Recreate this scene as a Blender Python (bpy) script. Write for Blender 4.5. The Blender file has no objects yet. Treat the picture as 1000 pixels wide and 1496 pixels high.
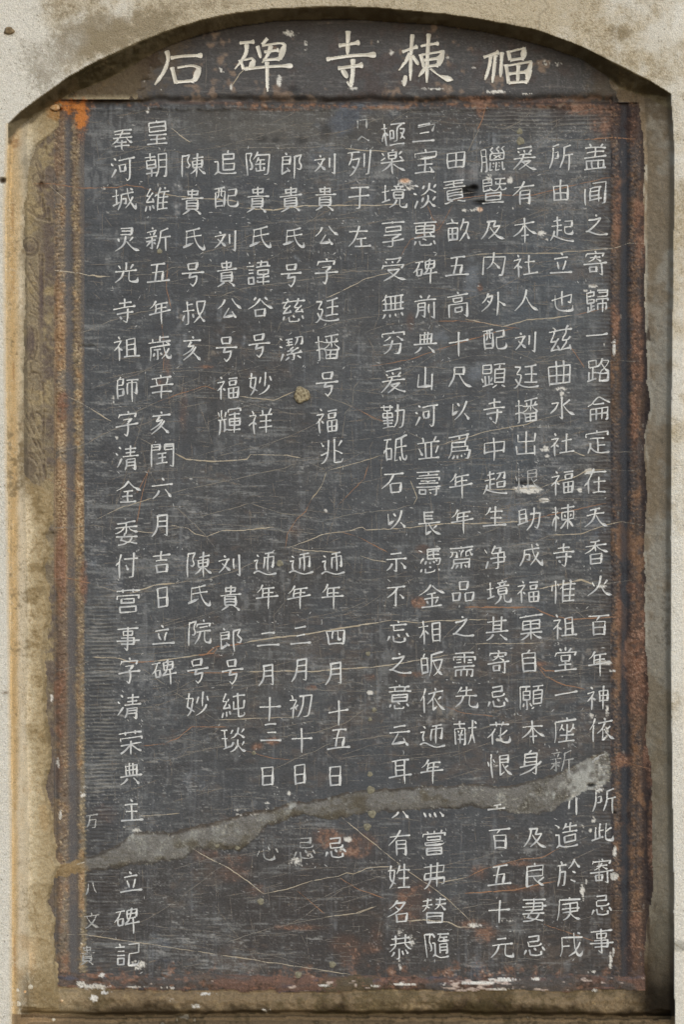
import bpy, bmesh, math, random
import numpy as np
from mathutils import Vector
GRID = 1.45

# ---------------------------------------------------------------- camera, sky, sun
S = bpy.context.scene
D_CAM = 3.2
cam_d = bpy.data.cameras.new('camera'); cam = bpy.data.objects.new('camera', cam_d)
S.collection.objects.link(cam); S.camera = cam
cam.location = (0, -D_CAM, 0); cam.rotation_euler = (math.pi/2, 0, 0)
cam_d.sensor_fit = 'VERTICAL'; cam_d.angle = 2*math.atan(0.748/D_CAM); cam_d.clip_end = 200
W = bpy.data.worlds.new('World'); S.world = W; W.use_nodes = True
wn = W.node_tree.nodes; bg = wn['Background']
sky = wn.new('ShaderNodeTexSky'); sky.sky_type = 'NISHITA'; sky.sun_disc = False
SUN_EL, SUN_AZ = math.radians(26), math.radians(16)     # azimuth: to the right of straight behind the camera
sky.sun_elevation = SUN_EL; sky.sun_rotation = math.pi - SUN_AZ; sky.dust_density = .8; sky.air_density = 1.0; sky.ozone_density = 1
W.node_tree.links.new(sky.outputs[0], bg.inputs[0]); bg.inputs[1].default_value = 0.12
sd = bpy.data.lights.new('sun', 'SUN'); sd.energy = 1.4; sd.angle = math.radians(70); sd.color = (1, .985, .97)
so = bpy.data.objects.new('sun', sd); S.collection.objects.link(so)
sv = Vector((math.sin(SUN_AZ)*math.cos(SUN_EL), -math.cos(SUN_AZ)*math.cos(SUN_EL), math.sin(SUN_EL)))
so.rotation_euler = sv.to_track_quat('Z', 'Y').to_euler()
S.view_settings.view_transform = 'Standard'; S.view_settings.look = 'None'
S.view_settings.exposure = EXPOSURE = 0.3; S.view_settings.gamma = 1

# ---------------------------------------------------------------- the inscription: column by column, right to left: character, x, y in mm
COLUMNS = {
  'A': '盖871,230 闻871,283 之872,330 寄871,386 歸874,441 一873,490 路876,542 侖876,597 定874,646 在871,704 天871,756 香871,807 火877,857 百876,914 年876,969 神876,1020 依880,1067 所884,1170 此881,1218 寄880,1274 忌880,1325 事880,1376',
  'B': '所821,230 由820,280 起822,336 立821,387 也823,442 兹820,496 曲819,546 水822,597 社823,650 福824,705 楝824,757 寺824,812 惟825,865 祖826,916 堂827,965 一828,1014 座827,1067 新822,1113 造829,1221 於832,1276 庚832,1329 戌835,1381',
  'C': '爰767,232 有766,282 本767,336 社769,389 人770,440 刘769,500 廷770,551 播771,601 出770,649 恨771,702 助774,759 成776,812 福774,865 菓777,917 自774,967 願777,1019 本779,1070 身776,1116 及782,1224 良782,1279 妻781,1330 忌781,1384',
  'D': '臘721,234 暨722,280 及721,336 内722,386 外722,444 配723,497 顕722,550 寺723,602 中723,657 超724,706 生724,756 净725,816 境729,866 其727,919 寄729,969 忌728,1020 花730,1072 恨730,1119 百731,1226 五731,1280 十731,1332 元734,1386',
  'E': '田667,235 責665,280 畝671,337 五669,390 高670,446 十671,502 尺672,552 以674,600 爲672,654 年674,709 年676,761 齋675,815 品677,865 之677,917 需679,972 先682,1020 献681,1071',
  'F': '三620,195 宝622,237 淡622,287 惠622,342 碑622,396 前622,450 典622,502 山622,554 河624,607 並627,656 壽627,707 長627,765 憑629,820 金631,872 相630,924 皈632,972 依632,1024 迊632,1076 年632,1127 嘗635,1232 弗635,1280 替635,1331 隨639,1382',
  'G': '極576,197 楽574,237 境576,287 享575,342 受575,394 無575,447 穷575,501 爰575,557 勤575,609 砥579,657 石576,706 以580,759 示579,822 不579,871 忘582,925 之585,970 意584,1019 云584,1076 耳585,1127 有585,1232 姓584,1281 名584,1332 恭586,1384',
  'H': '列525,239 于526,289 左526,347',
  'I': '刘476,240 貴475,290 公476,345 字477,397 廷479,454 播479,509 号479,561 福479,615 兆485,660 迊486,825 年486,872 四490,932 月490,985 十495,1042 五496,1081 日490,1135 忌491,1240',
  'J': '郎426,242 貴425,291 氏429,347 号426,402 慈429,454 潔426,510 迊439,825 年437,872 三439,929 月440,980 初439,1032 十441,1082 日438,1132 忌446,1241',
  'K': '陶377,240 貴376,292 氏380,347 諱378,400 谷381,450 号379,505 妙381,561 祥382,617 迊387,825 年390,872 二392,934 月391,987 十394,1036 三396,1071 日391,1135 心391,1244',
  'L': '追329,239 配330,290 刘330,352 貴331,400 公334,452 号331,510 福334,567 輝336,617 刘336,826 貴337,874 郎337,935 号339,982 純341,1031 琰342,1082',
  'M': '陳282,242 貴281,295 氏282,349 号282,401 叔284,457 亥281,510 陳290,825 氏290,870 院291,925 号289,980 妙289,1029',
  'N': '皇230,194 朝229,242 維230,292 新231,350 五231,400 年234,456 歳234,509 辛236,566 亥235,619 閏237,666 六237,715 月236,769 吉236,822 日237,874 立238,930 碑240,982',
  'O': '奉179,205 河179,246 城181,292 灵184,350 光184,400 寺182,455 祖185,509 師186,569 字186,620 清187,669 全187,720 委185,780 付185,827 营187,879 事187,934 字189,981 清189,1032 荣191,1086 典191,1132 主192,1186 立191,1291 碑186,1345 記187,1395',
}
# the strokes of each character, x and y in hundredths of its square
GLYPHS = {
  '万': [[2, 38, 4, 39, 23, 38, 27, 23, 30, -10, -15, -10], [-40, -38, 39, -38], [-38, 34, -26, 24, -17, 5, -15, -10, -13, -38]],
  '並': [[-22, 20, -26, 17, -33, -6], [-22, -43, -18, -36, -18, -25], [33, -8, 23, 18], [-11, 34, -11, -25], [10, 34, 10, -25], [17, -27, 23, -44], [-40, 34, 39, 34], [38, -25, 19, -25, 17, -27, 16, -25, -38, -25]],
  '中': [[36, 6, -38, 6], [-1, 39, -1, -44], [36, 12, 36, -27, -37, -27, -38, 12]],
  '于': [[39, -5, -41, -5], [-17, 38, -4, 38, -1, 36, -1, -38], [-33, -38, 33, -38]],
  '享': [[-2, -46, -1, -38], [-27, -24, 26, -24, 27, -10, -27, -10, -27, -24], [-41, 22, 40, 22], [38, -37, -40, -37], [-33, 2, 31, 3], [20, 4, 18, 8, -1, 13, -1, 38, -4, 40, -17, 40, -22, 38]],
  '付': [[-30, -16, -36, -13, -41, -6], [-5, -4, 5, 15], [-11, -23, 40, -23], [27, -44, 27, 37, 24, 39, 10, 39], [-19, -43, -30, -18, -29, 39]],
  '侖': [[17, -17, -19, -17, -22, -22], [-11, 38, -11, -1], [10, 38, 10, -1], [31, 18, -33, 18], [-33, 39, -33, -1, -31, -2, 30, -2, 31, 38, 24, 40], [39, -16, 23, -24, 5, -39, -2, -41, -20, -26, -22, -22, -40, -13]],
  '兆': [[-13, 1, -40, 11], [10, -3, 17, -3, 39, 11], [-27, -18, -36, -33], [34, -36, 24, -17], [43, 27, 40, 36, 37, 38, 16, 38, 11, 36, 10, -44], [-12, -44, -12, -2, -17, 17, -27, 32, -39, 38]],
  '八': [[-17, -33, -18, -16, -24, 8, -32, 25, -43, 38], [12, -38, 17, -3, 26, 19, 37, 33]],
  '兹': [[22, 4, 22, 11, 8, 27, 5, 33], [22, 4, 27, 3, 33, -6], [-4, 34, -13, 19], [-17, -29, -20, -39, -27, -45], [40, -29, -41, -29], [33, 20, 40, 38], [-37, 33, -11, 31, -4, 34, 3, 34, 5, 33, 36, 30], [-37, 33, -34, 27, -20, 11, -19, 4, -16, 3, -8, -6], [22, 4, 5, 4, 6, -3, 17, -18, 18, -27, 17, -34, 24, -45], [-24, -29, -23, -22, -38, 4, -19, 4]],
  '内': [[24, 17, 3, -5, -2, -8], [-38, 39, -37, -27, 36, -27, 36, 37, 32, 39, 22, 39], [-23, 17, -12, 9, -2, -8, -1, -44]],
  '净': [[-29, 6, -40, 33], [16, -20, 20, -37, -3, -38], [-31, -24, -40, -40], [-4, 39, 5, 39, 9, 37, 9, -19], [41, -2, -19, -2], [2, -45, -2, -44, -3, -38, -5, -37, -13, -22, -11, -19, 33, -19, 33, 16, -13, 16]],
  '出': [[31, -36, 31, -11, 29, -9, -31, -9, -32, -34], [-37, 5, -37, 33, 34, 33], [-1, 33, -1, -44], [34, 5, 34, 39]],
  '列': [[-27, 5, -13, 15], [26, 39, 33, 39, 38, 37, 38, -44], [17, -33, 17, 15], [-41, -39, 2, -39], [-29, -17, -1, -17, -5, 1, -10, 11, -13, 15, -15, 20, -25, 32, -37, 38], [-25, -39, -29, -17, -39, 2]],
  '初': [[-9, 37, -1, 27, 5, 11, 10, -8, 11, -37], [-11, -8, -18, 1], [-26, -27, -25, -38, -29, -44], [-18, 1, -15, 10], [-5, -37, 38, -37, 34, 29, 30, 38, 17, 39, 12, 37], [-40, -27, -17, -27, -18, -19, -27, -4, -27, 39], [-18, 1, -31, 1, -38, 6]],
  '勤': [[6, -22, 40, -22, 39, 20, 37, 36, 32, 39, 24, 39], [-22, -1, -38, -1, -39, -16, -4, -16, -3, -1, -22, -1], [-41, 11, -1, 11], [-39, 22, -3, 22], [-44, -38, 1, -38], [-22, -25, -22, 34], [19, -44, 18, -4, 15, 17, 6, 33, 3, 36, -1, 33, -16, 33, -43, 37], [-10, -45, -10, -27, -11, -25, -32, -25, -33, -45]],
  '叔': [[-6, 5, -2, 20], [-24, -32, -5, -32], [-1, 38, 18, 19, 22, 18], [22, 10, 22, 18], [41, 38, 22, 18], [-43, 25, -36, 5], [-24, -44, -24, -15, -22, -8, -22, 36, -23, 38, -33, 39], [-43, -11, -1, -11], [22, 10, 19, 9, 13, -6, 9, -27, 9, -38, 38, -38, 33, -11, 29, -1, 22, 10]],
  '嘗': [[27, 27, -29, 27], [-1, -34, -1, -44], [-24, -43, -22, -34], [22, -34, 25, -44], [-24, -24, 22, -24, 23, -16, 22, -13, -23, -13, -24, -24], [38, -24, 37, -34, -38, -34, -38, -24], [-29, 27, -27, 17, 27, 17, 27, 38, -29, 38, -29, 27], [31, -5, 26, -8, 6, -5, -32, -4, -31, 4, -26, 5, 32, 5, 37, -1]],
  '在': [[-29, -1, -37, 3, -43, 9], [12, 37, 12, -17], [-10, 2, 36, 2], [-39, -30, 39, -30], [-13, 38, 39, 38], [-27, 38, -29, -1, -27, -8, -18, -20, -17, -26, -11, -33, -11, -38, -6, -45]],
  '壽': [[-1, -40, -1, -31], [-1, -9, -1, -2], [-34, 34, -34, 19, -11, 20, -12, 34, -34, 34], [4, 27, 10, 33], [-40, -20, 38, -20, 37, -10], [-39, -40, 38, -40], [29, 10, 29, 37, 27, 40, 20, 40], [-1, 20, 38, 20], [-33, -30, 32, -30], [-44, 9, 43, 9], [33, -1, -36, -1], [-27, -11, -4, -11, -1, -9, 2, -11, 25, -11]],
  '奉': [[17, -10, 19, -3, 27, 5, 39, 12, 43, 11], [-33, 24, 31, 24], [-25, 3, -19, 9, 17, 9], [-1, 1, -1, 39], [-32, -24, 30, -24], [34, -38, -36, -38], [-1, -44, -1, -38, -5, -27, -11, -18, -11, -11], [-39, -11, 38, -11], [-41, 12, -25, 3, -19, -4, -18, -10]],
  '妙': [[2, -27, -4, -3], [17, -44, 17, 9], [39, -9, 33, -27], [34, 5, 30, 16, 18, 27, 5, 34, -8, 38], [-15, 26, -39, 5, -29, -44], [-41, 38, -31, 29, -24, 18, -16, -18, -16, -24, -18, -25, -41, -25]],
  '妻': [[-27, 26, -20, 24], [-2, 31, -4, 34, -11, 37, -40, 39], [10, 31, 19, 19, 20, 12], [-17, 13, -20, 24], [-39, -38, 38, -38], [41, -13, -43, -13], [-32, -1, 29, -1, 27, -26, -32, -26], [-10, 11, -8, 4, -1, -4, -1, -45], [38, 38, 33, 39, 12, 33, 10, 31, -2, 31, -20, 24], [39, 12, -41, 12]],
  '姓': [[-1, 5, 38, 5], [-1, -23, 39, -23], [18, -44, 18, 37], [-16, 25, -39, 5, -30, -44], [41, 38, -8, 38], [-41, 38, -30, 27, -23, 15, -17, -17, -17, -24, -41, -25], [-8, -8, -1, -23, 2, -39]],
  '委': [[-18, 10, -22, 22], [41, 38, 34, 38, 9, 29], [-10, -24, -11, -19, -22, -11, -34, -5, -43, -4], [-22, 22, -27, 24], [-22, 22, -5, 27, -3, 30], [9, 29, 17, 17, 18, 10], [9, -24, 11, -18, 20, -11, 38, -4, 41, -5], [-1, -40, -1, -5, -9, -1, -11, 9], [39, -25, -41, -25], [40, 10, -43, 10], [-33, -39, -1, -40, 1, -43, 24, -45, 32, -44], [-38, 39, -16, 37, -5, 33, -1, 29, 9, 29]],
  '定': [[-1, 10, 29, 10], [-2, -44, -1, -34], [-27, 18, -23, 19, -13, 31, 5, 38, 39, 38, 44, 36], [-1, -15, -1, 34], [25, -15, -25, -15], [-38, -19, -38, -33, -1, -34, 37, -33, 37, -19], [-25, 1, -27, 18, -31, 22, -39, 38]],
  '宝': [[-2, -45, 1, -33], [27, 37, 27, 27, 17, 20], [-29, 10, 27, 10], [-1, -13, -1, 37], [38, 37, -39, 37], [-38, -19, -38, -33, 37, -33, 37, -18, 30, -13, -30, -13]],
  '庚': [[43, 38, 34, 38, 22, 33, 13, 26, 5, 15], [2, -45, 4, -36], [5, 15, -8, 32, -25, 38], [-43, 38, -34, 9, -33, -36, 40, -36], [5, -20, 5, 15], [41, -4, -24, -4], [-22, 11, 2, 11, 5, 15, 10, 11, 33, 11, 33, -20, -20, -20]],
  '座': [[-4, 1, -11, -8, -16, -9], [5, -36, 3, -45], [34, -3, 25, -9], [-22, 17, 34, 17], [5, 37, 5, -22], [-27, 38, 40, 38], [-44, 38, -37, 13, -36, -34, 40, -34], [-22, 1, -16, -9, -12, -22], [5, 3, 16, 3, 19, -1, 25, -9, 27, -22]],
  '廷': [[16, -39, 16, 17], [-4, -11, 38, -11], [-8, 17, 40, 17], [34, -44, 16, -39, -5, -38], [45, 34, 39, 38, 9, 38, -16, 33, -26, 27, -33, 20, -39, 5], [-41, -38, -22, -38, -23, -32, -33, -17, -34, -11, -20, -10, -19, -4, -25, 17, -31, 27, -40, 38, -47, 38]],
  '弗': [[11, 39, 11, -44], [26, 31, 37, 29, 38, 9, -36, 9, -36, -2, -33, -11, 32, -11, 33, -33, -38, -33], [-41, 38, -38, 38, -29, 33, -17, 19, -12, 5, -12, -44]],
  '恭': [[32, 27, 20, 10], [6, 12, 11, 29], [-24, 13, -27, 22, -36, 29], [-6, 3, -6, 36, -8, 38, -18, 39], [39, -12, -41, -12], [33, -33, -34, -33], [-44, 11, -41, 11, -32, 5, -20, -5, -17, -16, -17, -44], [43, 10, 40, 11, 30, 5, 18, -8, 16, -16, 16, -45]],
  '惟': [[-6, -18, -11, -17, -16, -11], [-31, -44, -31, 39], [-22, -30, -19, -22], [-44, -5, -41, -25], [-4, -27, 38, -27], [37, -8, -5, -8], [37, 12, -5, 12], [40, 33, -5, 33], [20, 33, 20, -24, 22, -36, 18, -44], [-1, -43, -6, -18, -5, -16, -5, 39]],
  '惠': [[-33, 22, -40, 36], [22, 31, 20, 37, 17, 38, -17, 38, -20, 36, -22, 23], [5, 23, -4, 17, -10, 17], [25, 8, 19, -2], [31, 22, 38, 36], [-2, 9, -2, -39], [38, -39, -39, -39], [31, -16, -33, -16], [19, -2, 22, -4, 31, -5, 30, -27, -33, -27, -32, -4, 17, -4, 19, -2], [37, 11, 25, 8, -39, 10]],
  '意': [[-1, -46, -1, -39], [-17, -38, -18, -29, -17, -22], [38, 34, 29, 22], [-37, 34, -31, 24], [5, 24, -5, 17, -5, 12], [18, -36, 16, -23], [18, 32, 17, 38, -16, 38, -17, 25], [-27, 1, 27, 1], [27, 1, 26, -11, -27, -11, -27, 12, 27, 12, 27, 1], [39, -22, -39, -22], [34, -38, 22, -38, 18, -36, 16, -38, -1, -39, -36, -38]],
  '慈': [[32, 19, 38, 32], [-33, 19, -39, 33], [20, 29, 18, 37, 15, 38, -12, 38, -18, 36, -18, 20], [10, 5, 23, 5, 33, 4], [5, 25, -2, 17], [40, -33, -41, -33], [10, 5, 11, -1, 19, -6, 20, -11, 26, -13, 30, -19], [-33, 5, -31, 1, -22, -8, -20, -12, -16, -13, -9, -20], [31, -4, 33, 4, 38, 9], [-11, -3, -8, 5, -38, 6], [20, -11, 6, -12, 8, -18, 16, -27, 16, -39, 19, -45], [-20, -12, -33, -12, -33, -18, -17, -38, -22, -45]],
  '憑': [[36, 29, 40, 36], [-27, -34, -38, -41, -40, -40], [-20, 11, -15, -1], [-1, 9, -3, 2], [4, 22, -5, 17], [-26, -12, -39, 5], [-37, 33, -31, 22], [16, 9, 11, 1], [-17, 23, -17, 37, -12, 38, 17, 38, 22, 32], [25, 4, 20, -2], [13, -41, 13, -9], [33, -20, -10, -20], [37, -41, -10, -41, -10, -9, 38, -8, 36, 11, 33, 13, 25, 13], [33, -31, -10, -31]],
  '戌': [[33, -11, 25, 8, 17, 15], [-4, 2, -33, 2], [33, -38, 23, -44], [-9, 38, 17, 22], [-40, 40, -41, 37, -38, 33, -33, 15, -33, -27, 39, -27], [40, 22, 43, 24, 41, 31, 37, 38, 26, 36, 17, 22, 17, 15, 13, 11, 11, -6, 8, -44]],
  '播': [[32, -33, 27, -19], [-1, -19, -3, -32], [-6, 22, 36, 22], [13, 8, 13, 36], [-31, -44, -31, 37, -33, 39, -39, 40], [-10, -40, 30, -44, 38, -43], [39, -19, 11, -18, -12, -19, -19, -25, -44, -25], [13, -2, 13, -15, 11, -18, 13, -22, 13, -41], [-44, 5, -23, -1, -4, 8, 36, 8], [36, 8, 39, 5, 38, -1, 24, -11, 22, -18], [11, -18, 5, -16, 5, -12, -4, -3, -16, 2, -6, 11, -6, 36, 36, 36, 36, 8]],
  '文': [[-2, -44, 2, -37, -1, -27], [40, -27, -41, -27], [-26, -27, -23, -16, -4, 12, 17, 29, 32, 36, 41, 38], [-40, 38, -22, 31, 3, 13, 17, -5, 25, -27]],
  '於': [[13, -5, 25, 3], [-24, -29, -24, -38, -27, -45], [40, -15, 30, -23, 22, -36, 18, -38], [-33, -8, -12, -8, -16, 33, -18, 38, -25, 38], [8, 23, 26, 33], [-41, -29, -9, -29], [-32, -29, -33, 5, -43, 39], [19, -45, 18, -38, 16, -37, 10, -25, -1, -15]],
  '暨': [[-13, -15, -11, -8], [-41, 38, 40, 38], [-36, -32, -6, -32], [20, -16, 11, -5, 2, -1, -5, -3, -11, -8], [20, -16, 24, -15, 26, -3, 40, -3, 43, -9], [27, 17, -27, 17], [27, 17, 27, 8, 26, 5, -27, 6, -27, 29, 26, 29, 27, 27, 27, 17], [20, -16, 23, -41], [6, -34, 5, -25, 41, -25], [4, -43, 39, -43], [-11, -8, -37, -4, -36, -43, -8, -44, -8, -22, -36, -22]],
  '曲': [[36, 4, -38, 4], [11, 33, 11, -44], [-13, -44, -13, 33], [-38, 39, -37, -25, 37, -25, 37, 33, -38, 33]],
  '替': [[20, -20, 17, -17, 17, -15, 11, -8, 3, -4], [27, 20, -29, 20], [40, -2, 33, -5, 25, -17, 20, -20], [-13, -10, -20, -13, -24, -20], [38, -38, 5, -38], [-38, -38, -9, -38], [20, -20, 20, -44], [4, -22, 20, -20, 25, -22, 40, -22], [-41, -22, -27, -22, -24, -20, -20, -22, -6, -22], [-40, -1, -30, -9, -24, -20, -23, -44], [-29, 37, 27, 37, 27, 5, -27, 4, -29, 5, -29, 37]],
  '朝': [[38, -17, 9, -17], [38, 8, 9, 8], [-6, -5, -39, -5], [-23, -20, -23, -45], [-44, 23, -3, 23, 3, 27], [-23, 9, -23, 39], [-23, 9, -39, 8, -38, -20, -6, -19, -6, 8, -23, 9], [-43, -33, -4, -33], [27, 39, 33, 39, 38, 37, 38, -40, 9, -39, 9, 8, 5, 24, -3, 38]],
  '楝': [[3, -11, 5, -2], [27, -11, 25, -2], [-41, -26, -18, -26], [-9, -34, 39, -34], [16, 39, 16, -45], [-29, 39, -29, -44], [40, 33, 22, 11, 10, 5, -6, 5, -6, -20, 38, -20, 38, 5, 22, 5, 10, 11, -1, 26, -11, 33], [-44, 19, -44, 15, -37, -1, -30, -9, -26, -11, -22, -9, -17, -1]],
  '極': [[24, -5, 31, 2], [30, -39, 27, -34, 11, -24, 11, 20, 9, 25, -1, 26], [31, 9, 23, 18], [31, 9, 31, 2], [31, 9, 34, 11, 39, 19], [-18, 36, 40, 36], [31, 2, 33, -1, 37, -9, 38, -19, 22, -20], [-43, -26, -23, -26], [-15, 11, -1, 11, -1, -17, -13, -18, -15, 17], [-31, 38, -32, -8, -31, -45], [-12, -40, 38, -40], [-22, 2, -22, -1, -25, -8, -29, -10, -32, -8, -38, 1, -44, 16, -44, 22]],
  '歳': [[-25, -39, -25, -25], [-27, 29, -22, 16], [-11, 5, -11, 33, -12, 38, -17, 38], [-1, 17, 5, 26], [31, -39, 1, -39], [24, -25, 24, -19, 31, -15, 32, -10], [1, -45, 1, -25], [-41, 40, -43, 38, -36, 15, -34, -10, 39, -10], [5, 38, 19, 27, 34, 2], [40, -25, -41, -25], [41, 27, 43, 33, 39, 39, 31, 38, 25, 32, 15, 6, 11, -24], [3, 4, -24, 4]],
  '歸': [[-27, -38, -26, -44], [-38, 13, -38, 33], [3, -30, 37, -30], [-12, 15, -25, 15], [-25, 31, -25, 2], [31, 30, 34, 30, 37, 27, 36, 9, 3, 9, 2, 31], [19, 39, 19, -6], [-1, -40, 37, -39, 37, -19, 34, -17, -1, -17], [-44, 34, -11, 27], [-38, -12, -12, -11, -13, 1, -38, 1, -38, -37, -13, -38, -13, -24, -38, -24], [41, 1, 40, -8, -2, -8, -3, 1]],
  '淡': [[39, 38, 25, 32, 17, 19, 11, 17], [-19, 38, -16, 38, -1, 32, 11, 17], [34, -38, 27, -26], [11, -3, 11, 17], [-5, -38, -11, -27], [38, -8, 18, -20, 10, -22], [-13, 20, -6, 5], [27, 18, 36, 5], [-37, -43, -25, -36], [-38, 38, -38, 33, -27, 11], [-41, -16, -30, -9], [12, -45, 11, -25, 5, -17, -2, -10, -15, -6]],
  '潔': [[-5, 3, -5, -1, 5, -6], [-39, -44, -31, -36], [-1, 38, 8, 38, 8, 17], [-8, 27, -22, 37], [11, -12, 19, -22, 22, -38], [5, 5, 5, 9, -1, 11, -1, 15], [22, 26, 38, 37], [-32, 11, -41, 37], [-33, -10, -43, -16], [4, -38, -20, -38], [-20, -17, 4, -17], [-18, -27, 2, -27], [-9, -11, -9, -38], [13, -39, 38, -38, 37, -17, 33, -12, 27, -13], [26, -1, 20, -1, 10, 5, -5, 3, -16, 5], [-18, 18, -1, 15, -1, 17, 19, 17, 33, 15], [30, 8, 33, 15, 38, 18]],
  '無': [[-40, -22, -34, -27, -30, -29], [9, 27, 12, 38], [39, 39, 32, 26], [-11, 27, -11, 38], [-31, 25, -38, 38, -43, 40], [-30, -29, -27, -27, -27, 13], [8, -33, 8, 13], [27, -33, 27, 13], [-10, -33, -10, 13], [-40, 13, 39, 13], [37, -10, -38, -10], [37, -33, -26, -34], [-23, -44, -30, -29]],
  '爲': [[-1, -29, -3, -32, -2, -40], [-19, 25, -20, 31, -26, 38], [-27, -31, -27, -27], [23, 27, 19, 22], [19, -23, 19, -4], [-5, 37, -5, 25], [10, 33, 8, 24], [22, 38, 32, 39, 34, 37, 38, 11, -30, 11], [32, -44, -36, -39], [-27, -4, 29, -4, 27, 11], [-40, 36, -33, 24, -29, 9, -27, -20, 17, -20, 19, -23], [24, -44, 26, -36, 19, -23]],
  '献': [[24, 4, 20, 6, 17, 23, 9, 38], [-29, -10, -26, -2], [33, -40, 39, -29], [-40, 38, -40, -17, -2, -18, -1, 36, -3, 38, -9, 39], [-43, -34, -1, -34], [-9, 19, -33, 19], [9, -17, 40, -17], [-22, -18, -22, -44], [-11, 5, -31, 5], [-12, -11, -17, 2, -22, 8, -22, 36], [38, 36, 32, 23, 27, 8, 23, 1, 23, -45]],
  '琰': [[-11, -25, -8, -26, -2, -38], [27, -26, 36, -38], [13, -3, 12, 18], [-15, 38, 2, 32, 12, 18], [12, 18, 17, 19, 27, 33, 38, 38, 44, 38], [12, -23, 2, -11, -10, -8], [12, -23, 15, -44], [12, -23, 18, -22, 38, -6], [29, 18, 36, 5], [-43, -38, -20, -38], [-31, -38, -31, 23], [-22, -10, -43, -10], [-43, 27, -20, 20, -10, 19, -3, 5]],
  '畝': [[39, 36, 33, 25, 30, 11, 26, 9], [1, 38, 11, 29, 22, 11, 26, 9], [-19, -31, -25, -45], [26, 9, 33, -27, 13, -29], [-22, -12, -22, 31], [-38, 9, -5, 9], [-38, 37, -38, -12, -5, -12, -5, 30, -38, 31], [5, -1, 4, -5, 13, -29, 16, -44], [-2, -30, -44, -30]],
  '皇': [[-3, -38, -2, -44], [29, -22, -31, -22], [-30, 22, 29, 22], [-1, 37, -1, 8], [-3, -38, 27, -37, 29, -6, -30, -6, -31, -34, -29, -37, -3, -38], [-34, 6, 34, 6], [39, 38, -41, 38]],
  '皈': [[-25, -46, -29, -40, -30, -30], [-39, -4, -17, -4], [38, -43, 31, -44, -1, -38, -2, 11, -10, 38], [4, 38, 16, 31, 27, 16, 34, -4, 37, -16, -1, -16], [-39, 23, -17, 22, -17, -29, -38, -30, -39, 30], [6, -16, 8, -6, 17, 16, 33, 34, 38, 38, 41, 38]],
  '盖': [[22, -45, 17, -38, 16, -33], [10, 11, 10, 38], [-23, -46, -19, -44, -17, -33], [-11, 11, -11, 38], [39, -3, -40, -3], [-1, -32, -1, -3], [31, -18, -31, -18], [-32, 38, -32, 11, 31, 11, 31, 37], [-37, -33, 34, -33], [40, 38, -43, 38]],
  '砥': [[-44, 10, -44, 2, -38, -1], [-36, -9, -17, -9, -17, 27, -36, 27], [20, 39, 15, 24], [-2, -8, 40, -8], [-43, -39, -16, -39], [19, -38, 22, 5, 27, 27, 31, 34, 38, 38, 40, 38, 44, 29, 41, 22], [-36, 34, -36, 2, -38, -3, -30, -39], [9, 36, -3, 38, -2, -34, 19, -38, 22, -40, 31, -44, 37, -43]],
  '祥': [[-27, -27, -27, -38, -32, -44], [3, -44, 6, -36, 5, -25], [33, -44, 27, -30, 27, -25], [39, -25, -5, -25], [-8, 17, 41, 17], [37, -5, -4, -5], [17, -25, 17, 39], [-29, 39, -29, -2, -18, -27, -41, -27], [-17, 6, -22, -1, -29, -2, -40, 5, -43, 10]],
  '穷': [[-34, -9, -25, -13, -11, -25], [10, -24, 17, -22, 33, -9, 37, -9], [-2, -44, -1, -37], [-4, -11, -8, 10, -12, 22, -25, 34, -34, 38], [-36, 4, 29, 4, 27, 25, 24, 37, 19, 39, 8, 39, 4, 37], [38, -24, 37, -36, -1, -37, -38, -36, -39, -33, -39, -23]],
  '純': [[-16, 17, -12, 30], [-38, 19, -44, 37], [-27, 19, -26, 36], [-3, -32, 41, -32], [17, -44, 18, 36, 23, 38, 39, 38, 43, 31, 39, 26], [-13, 9, -17, -8], [38, -16, 38, 11, -1, 11, -1, -16], [-26, -44, -39, -20, -39, -17, -27, -17], [-16, 3, -38, 5, -36, -1, -29, -9, -27, -17, -22, -18, -17, -27]],
  '維': [[-26, -44, -39, -19, -39, -17, -27, -17], [-1, -17, -5, -17, -9, -11], [-26, 34, -27, 18], [-44, 38, -39, 19], [22, -44, 24, -36], [-17, 17, -12, 31], [1, 33, 40, 33], [3, -27, 39, -27], [1, -8, 38, -8], [1, 12, 38, 12], [23, 33, 23, -27], [-17, -8, -12, 8], [6, -43, -1, -17, 1, -16, 1, 39], [-16, 3, -38, 5, -37, -1, -17, -29]],
  '臘': [[-38, -18, -22, -18], [-2, -25, -10, -37, -1, -46], [1, -5, 9, -9, 11, -11], [44, 33, 43, 38, 38, 38, 36, 34, 33, 9], [5, 15, -1, 11], [20, 11, 26, 13], [26, 36, 12, 38, 12, 9], [19, -46, 10, -39, 10, -36, 17, -29, 17, -23], [25, 25, 20, 22], [17, -11, 19, -15, 27, -17], [-23, 5, -38, 5], [2, 36, -9, 38, -9, 9], [-1, 23, 5, 25], [37, -23, 1, -23, -2, -25], [-44, 38, -38, 5, -38, -41, -22, -41, -22, 34, -24, 38, -30, 39], [26, -5, 17, -11, 11, -11, 1, -17], [39, -46, 33, -44, 29, -37, 38, -27, 37, -1, -10, -1, -10, -22, -2, -25]],
  '良': [[-30, -18, 27, -18], [33, 10, 13, 24], [-1, -37, -1, -45], [-4, 32, -30, 37, -30, -34, 27, -36, 27, 1, -30, 1], [-5, 1, -3, 10, 9, 23, 13, 24, 16, 27, 27, 34, 37, 38, 40, 37]],
  '荣': [[-38, -10, -38, -19, 38, -19, 38, -10], [39, -38, -41, -38], [-17, -30, -17, -44], [16, -44, 16, -30], [-1, -10, -1, 39], [-40, 33, -22, 24, -5, 6, 5, 2, 38, 2], [39, 33, 22, 24, 5, 8, -6, 2, -39, 2]],
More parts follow.
